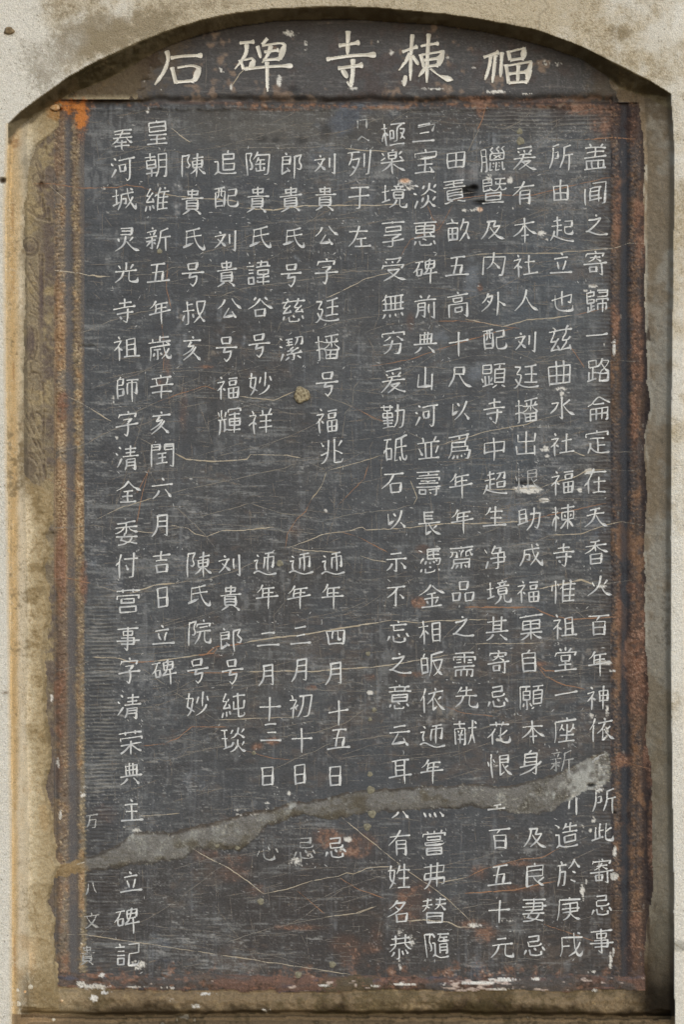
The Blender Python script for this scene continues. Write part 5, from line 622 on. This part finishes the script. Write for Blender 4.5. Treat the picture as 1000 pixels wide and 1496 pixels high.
# keep stray specks of the noisy borders with their surroundings
for _ in range(2):
    P = np.pad(LAB, 1, mode='edge'); l, r, u, d = P[1:-1, :-2], P[1:-1, 2:], P[:-2, 1:-1], P[2:, 1:-1]
    LAB = np.where((l == r) & (LAB != l), l, LAB); LAB = np.where((u == d) & (LAB != u), u, LAB)
VL = np.zeros(GX.shape, int); VL[:-1, :-1] = LAB; VL[-1, :-1] = LAB[-1]; VL[:, -1] = VL[:, -2]
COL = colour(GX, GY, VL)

# ---------------------------------------------------------------- materials
def mat(name, rough=.8, bump=.3, bscale=900, var=.18, vscale=500, spec=.3, stretch=None, grain=0):
    m = bpy.data.materials.new(name); m.use_nodes = True; nt = m.node_tree; N = nt.nodes; L = nt.links
    b = N['Principled BSDF']; b.inputs['Roughness'].default_value = rough; b.inputs['Specular IOR Level'].default_value = spec
    tc = N.new('ShaderNodeTexCoord'); mp = N.new('ShaderNodeMapping'); L.new(tc.outputs['Object'], mp.inputs[0])
    if stretch: mp.inputs['Scale'].default_value = stretch
    at = N.new('ShaderNodeAttribute'); at.attribute_name = 'tone'
    n = N.new('ShaderNodeTexNoise'); n.inputs['Scale'].default_value = vscale; n.inputs['Detail'].default_value = 4; n.inputs['Roughness'].default_value = .7
    L.new(mp.outputs[0], n.inputs['Vector'])
    mr = N.new('ShaderNodeMapRange'); mr.inputs['From Min'].default_value = .36; mr.inputs['From Max'].default_value = .64; mr.inputs['To Min'].default_value = 1-var; mr.inputs['To Max'].default_value = 1+var
    L.new(n.outputs[0], mr.inputs[0])
    mx = N.new('ShaderNodeVectorMath'); mx.operation = 'SCALE'; L.new(at.outputs['Color'], mx.inputs[0]); L.new(mr.outputs[0], mx.inputs['Scale'])
    L.new(mx.outputs[0], b.inputs['Base Color'])
    n2 = N.new('ShaderNodeTexNoise'); n2.inputs['Scale'].default_value = bscale; n2.inputs['Detail'].default_value = 3
    L.new(mp.outputs[0], n2.inputs['Vector'])
    bp = N.new('ShaderNodeBump'); bp.inputs['Strength'].default_value = bump; bp.inputs['Distance'].default_value = .001
    src = n2.outputs[0]
    if grain:
        v = N.new('ShaderNodeTexVoronoi'); v.inputs['Scale'].default_value = grain; L.new(tc.outputs['Object'], v.inputs['Vector'])
        ad = N.new('ShaderNodeMath'); ad.operation = 'SUBTRACT'; L.new(n2.outputs[0], ad.inputs[0]); L.new(v.outputs['Distance'], ad.inputs[1]); src = ad.outputs[0]
    L.new(src, bp.inputs['Height']); L.new(bp.outputs[0], b.inputs['Normal'])
    return m
M_SLATE = mat('slate', .66, .3, 800, .26, 620, .25, stretch=(.45, 1, 1.3))
M_SLATE2 = mat('weathered_slate', .85, .6, 800, .3, 620, .2)
M_STUCCO = mat('stucco', .95, .8, 900, .2, 650, .1, grain=620)
M_PLASTER = mat('smeared_plaster', .95, .8, 800, .22, 600, .1)
M_MORTAR = mat('mortar', .95, .8, 800, .26, 600, .1)

def build(name, labs, m, parent):
    cells = np.isin(LAB, labs)
    j, i = np.nonzero(cells)
    nx = len(XS)
    q = np.stack([j*nx+i, (j+1)*nx+i, (j+1)*nx+i+1, j*nx+i+1], 1)
    used, inv = np.unique(q.ravel(), return_inverse=True)
    me = bpy.data.meshes.new(name); nv, nf = len(used), len(q)
    me.vertices.add(nv); me.loops.add(nf*4); me.polygons.add(nf)
    co = np.stack([PX.ravel()[used], PY.ravel()[used], PZ.ravel()[used]], 1).astype(np.float32)
    me.vertices.foreach_set('co', co.ravel()); me.loops.foreach_set('vertex_index', inv.astype(np.int32).ravel())
    me.polygons.foreach_set('loop_start', np.arange(0, nf*4, 4, dtype=np.int32)); me.polygons.foreach_set('loop_total', np.full(nf, 4, np.int32))
    me.polygons.foreach_set('use_smooth', np.ones(nf, bool))
    me.update(calc_edges=True)
    a = me.attributes.new('tone', 'FLOAT_COLOR', 'POINT')
    c4 = np.ones((nv, 4), np.float32); c4[:, :3] = COL.reshape(-1, 3)[used]; a.data.foreach_set('color', c4.ravel())
    me.materials.append(m)
    return link(name, me, parent)
def link(name, me, parent):
    o = bpy.data.objects.new(name, me); S.collection.objects.link(o)
    if parent: o.parent = parent
    return o
def thing(name, lab, cat):  # an Empty that parents its parts
    o = bpy.data.objects.new(name, None); S.collection.objects.link(o); o['label'] = lab; o['category'] = cat; o['kind'] = 'thing'; o.empty_display_size = .1
    return o
wall = thing('plaster_wall', 'pale rough plaster wall with an arched niche that frames the dark inscribed stone', 'wall')
stele = thing('stone_stele', 'tall dark grey stone slab with columns of white Chinese characters in the arched niche', 'stele')
build('wall_face', [L_WALL], M_STUCCO, wall)
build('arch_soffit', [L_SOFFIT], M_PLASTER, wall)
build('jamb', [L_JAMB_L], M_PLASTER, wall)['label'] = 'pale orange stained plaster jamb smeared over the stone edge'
build('jamb', [L_JAMB_R], M_PLASTER, wall)['label'] = 'grey brown plaster jamb with a flaking inner edge'
build('sill', [L_SILL], M_MORTAR, wall)
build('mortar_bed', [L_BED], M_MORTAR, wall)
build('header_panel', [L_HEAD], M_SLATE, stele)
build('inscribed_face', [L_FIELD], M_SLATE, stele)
build('border_moulding', [L_BORD_L], M_SLATE2, stele)['label'] = 'tan and rust stained chiselled beads'
build('border_moulding', [L_BORD_R], M_SLATE2, stele)['label'] = 'dark blue grey groove between rusty chiselled beads'
build('bottom_moulding', [L_BOTTOM], M_SLATE2, stele)
build('carved_scroll_band', [L_BAND], M_SLATE2, stele)
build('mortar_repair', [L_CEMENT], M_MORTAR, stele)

# ---------------------------------------------------------------- painted strokes and cracks
def paint_mat(name, c0, c1, wear, rough=.85, scale=700, lo=-.1, amax=1.0):
    m = bpy.data.materials.new(name); m.use_nodes = True; nt = m.node_tree; N = nt.nodes; L = nt.links
    b = N['Principled BSDF']; b.inputs['Roughness'].default_value = rough; b.inputs['Specular IOR Level'].default_value = .2
    tc = N.new('ShaderNodeTexCoord')
    n = N.new('ShaderNodeTexNoise'); n.inputs['Scale'].default_value = scale; n.inputs['Detail'].default_value = 4; n.inputs['Roughness'].default_value = .7
    L.new(tc.outputs['Object'], n.inputs['Vector'])
    n2 = N.new('ShaderNodeTexNoise'); n2.inputs['Scale'].default_value = 60; n2.inputs['Detail'].default_value = 3
    L.new(tc.outputs['Object'], n2.inputs['Vector'])
    r = N.new('ShaderNodeMix'); r.data_type = 'RGBA'; r.inputs[6].default_value = (*lin(c0), 1); r.inputs[7].default_value = (*lin(c1), 1)
    rm = N.new('ShaderNodeMapRange'); rm.inputs['From Min'].default_value = .35; rm.inputs['From Max'].default_value = .65
    L.new(n2.outputs[0], rm.inputs[0]); L.new(rm.outputs[0], r.inputs[0]); L.new(r.outputs[2], b.inputs['Base Color'])
    at = N.new('ShaderNodeAttribute'); at.attribute_name = 'edge'       # 0 centre, 1 rim
    # alpha = clamp((fine*.6 + broad*.4 + ink - wear*edge - t) * k)
    a1 = N.new('ShaderNodeMath'); a1.operation = 'MULTIPLY_ADD'; a1.inputs[1].default_value = 1.0; a0 = N.new('ShaderNodeMath'); a0.operation = 'MULTIPLY'; a0.inputs[1].default_value = 1.6; L.new(n2.outputs[0], a0.inputs[0]); L.new(n.outputs[0], a1.inputs[0]); L.new(a0.outputs[0], a1.inputs[2])
    a2 = N.new('ShaderNodeMath'); a2.operation = 'MULTIPLY_ADD'; a2.inputs[1].default_value = -wear; L.new(at.outputs['Fac'], a2.inputs[0]); L.new(a1.outputs[0], a2.inputs[2])
    a3 = N.new('ShaderNodeMapRange'); a3.inputs['From Min'].default_value = .62+lo; a3.inputs['From Max'].default_value = .80+lo; a3.inputs['To Max'].default_value = amax
    L.new(a2.outputs[0], a3.inputs[0]); L.new(a3.outputs[0], b.inputs['Alpha'])
    return m
M_CHALK = paint_mat('white_lettering', (228,229,224), (180,182,182), .4, lo=.19)
M_CHALK_FAINT = paint_mat('worn_lettering', (206,206,202), (160,162,160), .36, lo=.34, amax=.85)
M_CREAM = paint_mat('cream_lettering', (232,229,218), (200,196,184), .36, lo=.14)
M_VEIN = paint_mat('pale_vein', (162,158,148), (130,124,114), .35, lo=.36, amax=.75)
M_VEIN_B = paint_mat('white_vein', (196,188,170), (162,150,128), .36, lo=.3, amax=.92)
M_VEIN_O = paint_mat('rusty_vein', (176,134,102), (144,112,90), .35, lo=.34, amax=.85)
M_SCR = paint_mat('scratch', (150,148,142), (126,118,108), .3, lo=.34, amax=.62)

def smooth_line(p, n=2, corner=.45):
    p = [np.array(q, float) for q in p]
    for _ in range(n):
        if len(p) < 3: break
        out = [p[0]]
        for k in range(1, len(p)-1):
            a, b, c = p[k-1], p[k], p[k+1]; u = (b-a)/(np.linalg.norm(b-a)+1e-9); v = (c-b)/(np.linalg.norm(c-b)+1e-9)
            if np.dot(u, v) < corner: out.append(b)
            else: out += [b*.75+a*.25, b*.75+c*.25]
        out.append(p[-1]); p = out
    return p
def resample(p, step):
    p = np.array(p); d = np.r_[0, np.cumsum(np.linalg.norm(np.diff(p, axis=0), axis=1))]
    n = max(2, int(d[-1]/step)+1); t = np.unique(np.r_[np.linspace(0, d[-1], n), d[1:-1]]) if len(p) < 40 else np.linspace(0, d[-1], n)
    keep = [0]
    for i in range(1, len(t)):
        if t[i]-t[keep[-1]] > step*.35 or i == len(t)-1: keep.append(i)
    t = t[keep]
    return np.stack([np.interp(t, d, p[:, 0]), np.interp(t, d, p[:, 1])], 1), t/max(d[-1], 1e-6), d[-1]
class Ribbons:
    def __init__(s): s.v = []; s.f = []; s.e = []; s.k = 0
    def add(s, pts, width, lift=.35, cut=0):
        """pts (n,2) mm, width (n,); cut: how far the middle lies below the rims"""
        pts = np.asarray(pts, float); n = len(pts)
        if n < 2: return
        t = np.gradient(pts, axis=0); t /= np.linalg.norm(t, axis=1)[:, None]+1e-9
        nrm = np.stack([-t[:, 1], t[:, 0]], 1); w = np.asarray(width)[:, None]/2
        base = len(s.v); lift = lift+.02*s.k; s.k += 1
        rows = ((-w, 1., -.12), (0*w, 0., .0), (w, 1., -.12)) if not cut else ((-w-.35, 1.1, -.3), (-w, .8, cut), (0*w, 0., .0), (w, .8, cut), (w+.35, 1.1, -.3))
        for o, e, dz in rows:
            q = pts+nrm*o; h = np.maximum(h_at(q[:, 0], q[:, 1]), h_at(pts[:, 0], pts[:, 1])-.3)+lift+dz
            X, Y, Z = world(q[:, 0], q[:, 1], h)
            for a in zip(X, Y, Z): s.v.append(a); s.e.append(e)
        for i in range(n-1):
            for r in range(len(rows)-1):
                a = base+r*n+i; s.f.append((a, a+1, a+n+1, a+n))
    def build(s, name, m, parent):
        V = np.array(s.v); c = V.mean(0)
        me = bpy.data.meshes.new(name); me.from_pydata((V-c).tolist(), [], s.f); me.materials.append(m)
        a = me.attributes.new('edge', 'FLOAT', 'POINT'); a.data.foreach_set('value', np.array(s.e, np.float32))
        o = link(name, me, parent); o.location = c
        return o

R = random.Random(5)
def brush(rb, pts, w, joined=(False, False), gain=1.0):
    """one brush stroke with the weight of regular script: thin waist, pressed ends, swept tails"""
    p = smooth_line(pts); q, t, L = resample(p, 1.3)
    dx, dy = q[-1]-q[0]
    horiz = abs(dx) > 2.2*abs(dy)
    a = np.ones(len(t))
    if L < w*3.2 and not any(joined):                       # dot
        a = .55+.85*np.sin(np.pi*np.clip(t*.75+.25, 0, 1))*t**.3
        a[-1] = .45
    elif horiz:
        a = .72+.34*np.exp(-(t/.09)**2)+.62*np.exp(-((t-.94)/.09)**2)
        if not joined[1]: a[-1] *= .5
        if not joined[0]: a[0] *= .55
    elif dy > 0 and dx < -.35*dy:                           # swept left
        a = 1.25-.95*t**1.5
        if not joined[0]: a[0] *= .6
        if joined[1]: a = np.full(len(t), .95)
    elif dy > 0 and dx > .45*dy and L > 7*w/2:              # pressed right
        a = .55+1.1*np.exp(-((t-.8)/.2)**2)
        if not joined[1]: a *= np.clip((1-t)/.12, .15, 1)
    else:
        a = .95+.35*np.exp(-(t/.1)**2)
        if not joined[1]: a *= np.clip(.35+(1-t)/.28, .3, 1)
        if not joined[0]: a[0] *= .6
    a = a*(1+.07*np.array([R.uniform(-1, 1) for _ in a]))
    rb.add(q, np.maximum(a*w*gain, .6), .35, .22*w)
def decode(strokes):
    return [[(s[i]/100, s[i+1]/100) for i in range(0, len(s), 2)] for s in strokes]
def character(ch, cx, cy, size=40, w=2.05, m=None, name='character', sx=1.0):
    st = decode(GLYPHS[ch]); rb = Ribbons()
    sl = R.uniform(.08, .13) if ch not in HAND else R.uniform(-.01, .02); rot = R.uniform(-.025, .025); kx = sx*R.uniform(.95, 1.05); ky = R.uniform(.95, 1.05)
    ph = [R.uniform(0, 6.3) for _ in range(4)]
    ends = [s[k] for s in st for k in (0, -1)]
    dense = sum(math.dist(a, b) for s in st for a, b in zip(s[:-1], s[1:]))
    w = w*(1.12 if dense < 3 else 1.0 if dense < 6 else .86)
    segs = [(a, b, i) for i, s in enumerate(st) for a, b in zip(s[:-1], s[1:])]
    def near(p, i):
        for a, b, j in segs:
            if j == i: continue
            L = (b[0]-a[0])**2+(b[1]-a[1])**2+1e-9; t = max(0, min(1, ((p[0]-a[0])*(b[0]-a[0])+(p[1]-a[1])*(b[1]-a[1]))/L))
            if math.hypot(p[0]-a[0]-t*(b[0]-a[0]), p[1]-a[1]-t*(b[1]-a[1])) < .035: return True
        return False
    if ch not in HAND: st = [[(x*(1-.16*y), y*1.03) for x, y in s] for s in st]
    for i, s in enumerate(st):
        j0, j1 = near(s[0], i), near(s[-1], i)
        dx, dy = s[-1][0]-s[0][0], s[-1][1]-s[0][1]
        if (abs(dx) > abs(dy) and dx < 0 and abs(dy) < .5*abs(dx)) or (abs(dy) >= .5*abs(dx) and dy < 0): s = s[::-1]; j0, j1 = j1, j0
        pts = []
        s = list(s)
        if len(s) == 2 and abs(s[1][1]-s[0][1]) > .5*abs(s[1][0]-s[0][0]) and math.dist(*s) > .2:   # slight bow
            s = [s[0], ((s[0][0]+s[1][0])/2+R.uniform(-.03, .02), (s[0][1]+s[1][1])/2), s[1]]
        if len(s) == 2 and abs(s[1][1]-s[0][1]) < .2*abs(s[1][0]-s[0][0]) and math.dist(*s) > .4: s = [s[0], ((s[0][0]+s[1][0])/2, (s[0][1]+s[1][1])/2-R.uniform(-.005, .03)), s[1]]
        ox, oy = R.uniform(-.014, .014), R.uniform(-.014, .014); tilt = R.uniform(-.05, .05); mx_, my_ = (s[0][0]+s[-1][0])/2, (s[0][1]+s[-1][1])/2
        if not (j0 or j1): s = [(mx_+(a-mx_)-(b-my_)*tilt, my_+(b-my_)+(a-mx_)*tilt) for a, b in s]
        for x, y in s:
            x += ox+.012*math.sin(5*y+ph[0]); y += oy+.012*math.sin(5*x+ph[1])
            y -= sl*x
            x, y = x*math.cos(rot)-y*math.sin(rot), x*math.sin(rot)+y*math.cos(rot)
            pts.append((cx+x*size*kx, cy+y*size*ky))
        brush(rb, pts, w, (j0, j1))
    return rb.build(name, m or M_CHALK, stele)
for key, text in COLUMNS.items():
    for word in text.split():
        ch = word[0]; x, y = word[1:].split(',')
        m = M_CHALK; size = 40
        if ch == '奉': size = 34
        if ch in '一二': pass
        if (key, ch) in (('C', '恨'), ('B', '新'), ('J', '忌'), ('K', '心')): m = M_CHALK_FAINT
        character(ch, float(x), float(y), size, m=m)
for ch, x, y, s in (('万', 134, 1200, 22), ('八', 133, 1298, 20), ('文', 134, 1345, 26), ('貴', 127, 1396, 30)):
    character(ch, x, y, s, 2.0, M_CHALK_FAINT)
HEADER = {
 'character a': ([[(243,74),(246,82),(244,95),(237,109),(226,124)], [(249,85),(265,82),(296,81)], [(251,98),(254,110),(257,122)], [(259,99),(282,95),(291,100),(284,119)], [(257,120),(284,118)]], 5.6),
 'character b': ([[(350,63),(372,61)], [(360,64),(361,75),(354,88),(343,101)], [(351,87),(356,101)], [(356,88),(368,85),(371,89),(366,99)], [(356,100),(367,99)], [(391,56),(383,65)], [(376,67),(381,85)], [(383,67),(412,62),(416,66),(409,87)], [(386,76),(408,73)], [(396,66),(393,78),(383,92)], [(384,88),(409,86)], [(358,101),(395,97),(428,96)], [(390,90),(391,134)]], 5.2),
 'character c': ([[(509,45),(508,80)], [(495,67),(526,62)], [(477,87),(513,81),(550,80)], [(494,100),(531,95)], [(516,86),(516,107),(513,126),(507,119)], [(500,101),(508,114)]], 6.2),
 'character d': ([[(603,50),(601,75),(600,118)], [(588,76),(611,68)], [(600,78),(592,92),(583,103)], [(603,81),(612,95)], [(593,110),(591,126)], [(615,67),(642,63)], [(627,49),(625,80),(624,121)], [(615,79),(620,98)], [(617,80),(648,75),(641,96)], [(620,88),(643,85)], [(620,98),(641,95)], [(622,100),(612,112)], [(629,100),(644,112),(663,117)]], 5.2),
 'character e': ([[(707,84),(730,76)], [(718,79),(716,98),(709,117)], [(725,80),(720,121)], [(734,76),(732,113)], [(743,74),(746,88)], [(744,76),(767,70),(765,86)], [(746,88),(766,85)], [(740,94),(744,122)], [(742,96),(777,90),(770,120)], [(744,108),(771,105)], [(758,95),(757,120)], [(744,121),(771,119)]], 5.2)}
for strokes, w in HEADER.values():
    rb = Ribbons()
    for s in strokes:
        ends = [any(min(math.dist(e, p) for p in o) < 4 for o in strokes if o is not s) for e in (s[0], s[-1])]
        brush(rb, s, w, ends)
    rb.build('character', M_CREAM, stele)['label'] = 'large cream heading character in the arched top'
FRAG = [[[(620,1187),(623,1194)], [(628,1188),(630,1194)], [(635,1187),(638,1194)], [(643,1186),(649,1193)]], [[(583,1186),(579,1191),(573,1195)], [(589,1185),(597,1195)]], [[(713,1183),(739,1180)], [(722,1177),(733,1175)], [(727,1176),(727,1182)]],
        [[(833,1170),(832,1182)], [(843,1165),(843,1191)]], [[(611,186),(636,181),(632,192)], ], [[(523,176),(523,188)], [(526,176),(536,174),(536,188)], [(523,205),(529,199),(540,206)]], [[(866,1114),(874,1105),(886,1101)], [(872,1110),(876,1106)]]]
for k, f in enumerate(FRAG):
    rb = Ribbons()
    for s in f: brush(rb, s, 2.6, (False, False))
    rb.build('broken_character', M_CHALK_FAINT if k > 3 else M_CHALK, stele)

# cracks and mineral veins: kind (p pale, b bright, o rusty), width, points
for kind, w, pts in CRACKS:
    p = [pts[0]]
    for a, b in zip(pts[:-1], pts[1:]):
        n = max(1, int(math.dist(a, b)/6))
        for i in range(1, n+1):
            t = i/n; am = (.18 if len(pts) > 2 else .1)*(1 if i < n else .4)
            p.append((a[0]+(b[0]-a[0])*t+R.gauss(0, am), a[1]+(b[1]-a[1])*t+R.gauss(0, am*1.8)))
    q, t, L = resample(p, 2.6)
    ww = w*.8*(1+.35*np.interp(np.arange(len(q)), np.arange(0, len(q)+8, 4), [R.uniform(-1, 1) for _ in np.arange(0, len(q)+8, 4)]))*np.clip(np.minimum(t, 1-t)/.08, .4, 1)
    rb = Ribbons(); rb.add(q, ww, .22)
    rb.build('crack', {'p': M_VEIN, 'b': M_VEIN_B, 'o': M_VEIN_O, 's': M_SCR}[kind], stele)
# countless fine scratches: one part
rb = Ribbons()
for k in range(2600):
    x = R.uniform(130, 890); y = R.uniform(160, 1422)
    u = R.random()
    if u < .55: a, L = R.gauss(0, .08), R.uniform(5, 28)
    elif u < .8: a, L = math.pi/2+R.gauss(0, .08), R.uniform(8, 50)
    else: a, L = R.uniform(0, 3.14), R.uniform(4, 18)
    n = 4; c = R.uniform(-.012, .012)
    p = [(x+math.cos(a)*L*(i/n-.5)-math.sin(a)*c*L*math.sin(i/n*3.14)*1.5, y+math.sin(a)*L*(i/n-.5)+math.cos(a)*c*L*math.sin(i/n*3.14)*1.5) for i in range(n+1)]
    if not all(126 < q[0] < 893 and 158 < q[1] < 1426 for q in p): continue
    if cement(np.array([x]), np.array([y]))[0] > -8: continue
    rb.k = k % 5; rb.add(p, [.5, .9, 1.0, .9, .5], .12)
for k in range(300):
    x = R.uniform(130, 860); y = R.uniform(165, 1415); a = R.gauss(-.14, .12) if R.random() < .9 else R.uniform(-1.5, 1.5); p = [(x, y)]
    for _ in range(R.randint(5, 26)):
        a += R.gauss(0, .05); x += 6*math.cos(a); y += 6*math.sin(a)
        if not (127 < x < 892 and 158 < y < 1424) or cement(np.array([x]), np.array([y]))[0] > -4: break
        p.append((x, y))
    if len(p) < 4: continue
    rb.k = k % 5; rb.add(p, [.5]+[R.uniform(.7, 1.5) for _ in p[2:]]+[.4], .14)
o = rb.build('fine_scratches', M_SCR, stele); o['kind'] = 'stuff'
# stray chips of white round the letters: one part
rb = Ribbons()
for k in range(420):
    col_t = R.choice(list(COLUMNS.values())).split(); wd = R.choice(col_t); x, y = map(float, wd[1:].split(','))
    x += R.choice((-1, 1))*R.uniform(14, 26) if R.random() < .4 else R.uniform(-20, 20); y += R.choice((-1, 1))*R.uniform(20, 27)
    if not (130 < x < 888): continue
    a = R.uniform(0, 3.14); L = R.uniform(1.5, 6)
    rb.k = k % 5; rb.add([(x-math.cos(a)*L/2, y-math.sin(a)*L/2), (x, y), (x+math.cos(a)*L/2, y+math.sin(a)*L/2)], [.6, R.uniform(1, 2.2), .5], .3)
o = rb.build('paint_specks', M_CHALK_FAINT, stele); o['kind'] = 'stuff'

# ---------------------------------------------------------------- round putty plugs and pebbles
def solid_mat(name, c0, c1, scale=250, rough=.9, bump=.6):
    m = bpy.data.materials.new(name); m.use_nodes = True; nt = m.node_tree; N = nt.nodes; L = nt.links; b = N['Principled BSDF']; b.inputs['Roughness'].default_value = rough
    tc = N.new('ShaderNodeTexCoord'); n = N.new('ShaderNodeTexNoise'); n.inputs['Scale'].default_value = scale; n.inputs['Detail'].default_value = 4; L.new(tc.outputs['Object'], n.inputs['Vector'])
    cr = N.new('ShaderNodeValToRGB'); cr.color_ramp.elements[0].position = .35; cr.color_ramp.elements[1].position = .65
    cr.color_ramp.elements[0].color = (*lin(c0), 1); cr.color_ramp.elements[1].color = (*lin(c1), 1); L.new(n.outputs[0], cr.inputs[0]); L.new(cr.outputs[0], b.inputs['Base Color'])
    bp = N.new('ShaderNodeBump'); bp.inputs['Strength'].default_value = bump; bp.inputs['Distance'].default_value = .001; L.new(n.outputs[0], bp.inputs['Height']); L.new(bp.outputs[0], b.inputs['Normal'])
    return m
M_PUTTY = solid_mat('putty', (104,100,84), (136,132,112))
M_PLUG = solid_mat('rough_plug', (96,84,62), (164,154,126), 300, bump=1)
M_PEB = solid_mat('pebble_brown', (96,80,56), (136,118,88), 200)
M_PEB2 = solid_mat('pebble_orange', (196,150,96), (224,200,164), 200)
def lump(name, x, y, rx, ry, hgt, m, parent, segs=18, rim=0):
    bm = bmesh.new(); h0 = float(h_at(np.array([x]), np.array([y]))[0]); rings = []
    prof = [(1.0, -.5), (.98, .55), (.86, .85), (.6, 1.0), (.3, 1.0)] if rim else [(1.0, -.4), (.94, .35), (.75, .75), (.45, .95)]
    for r, hh in prof:
        ring = []
        for k in range(segs):
            a = 2*math.pi*k/segs; j = 1+.10*math.sin(3*a+x)+.06*math.sin(5*a+y)
            px, py = x+rx*r*j*math.cos(a), y+ry*r*j*math.sin(a)
            X, Y, Z = world(px, py, h0+hgt*hh*(1+.12*R.uniform(-1, 1))); ring.append(bm.verts.new((X, Y, Z)))
        rings.append(ring)
    X, Y, Z = world(x, y, h0+hgt*.97); c = bm.verts.new((X, Y, Z))
    for A, B in zip(rings[:-1], rings[1:]):
        for k in range(segs): bm.faces.new((A[k], B[k], B[(k+1) % segs], A[(k+1) % segs]))
    for k in range(segs): bm.faces.new((rings[-1][k], c, rings[-1][(k+1) % segs]))
    bmesh.ops.recalc_face_normals(bm, faces=bm.faces)
    me = bpy.data.meshes.new(name); bm.to_mesh(me); bm.free(); me.materials.append(m)
    for p in me.polygons: p.use_smooth = True
    return link(name, me, parent)
lump('plug', 441, 577, 12, 12, 4.5, M_PLUG, stele, 28, 1)['label'] = 'round rough mortar plug like a coin'
for x, y, r in [(409,823,5),(538,955,3.4),(547,1037,3.5),(541,1051,3),(541,1131,4),(542,1154,6),(537,1208,5.5),(544,1189,6),(317,1235,3.5),(347,1238,4),(381,1317,5),(486,1409,5),(436,1424,5),(761,206,6),(760,192,4.5),(371,1100,3),(233,367,4)]:
    lump('putty_dot', x, y, r, r, .8, M_PUTTY, stele)
lump('pebble', 13, 45, 8, 6, 5, M_PEB, wall)
lump('pebble', 80, 157, 8, 5, 6, M_PEB2, wall)
for x, y, r in [(26,1467,5),(25,1447,3.5),(44,1442,4.5),(36,1449,2.5),(78,1490,3),(90,1462,2.5)]: lump('pebble', x, y, r, r*.9, 3, M_PEB2 if r < 3 else solid_mat('pale_pebble', (180,172,152), (206,200,182)), wall, 12)
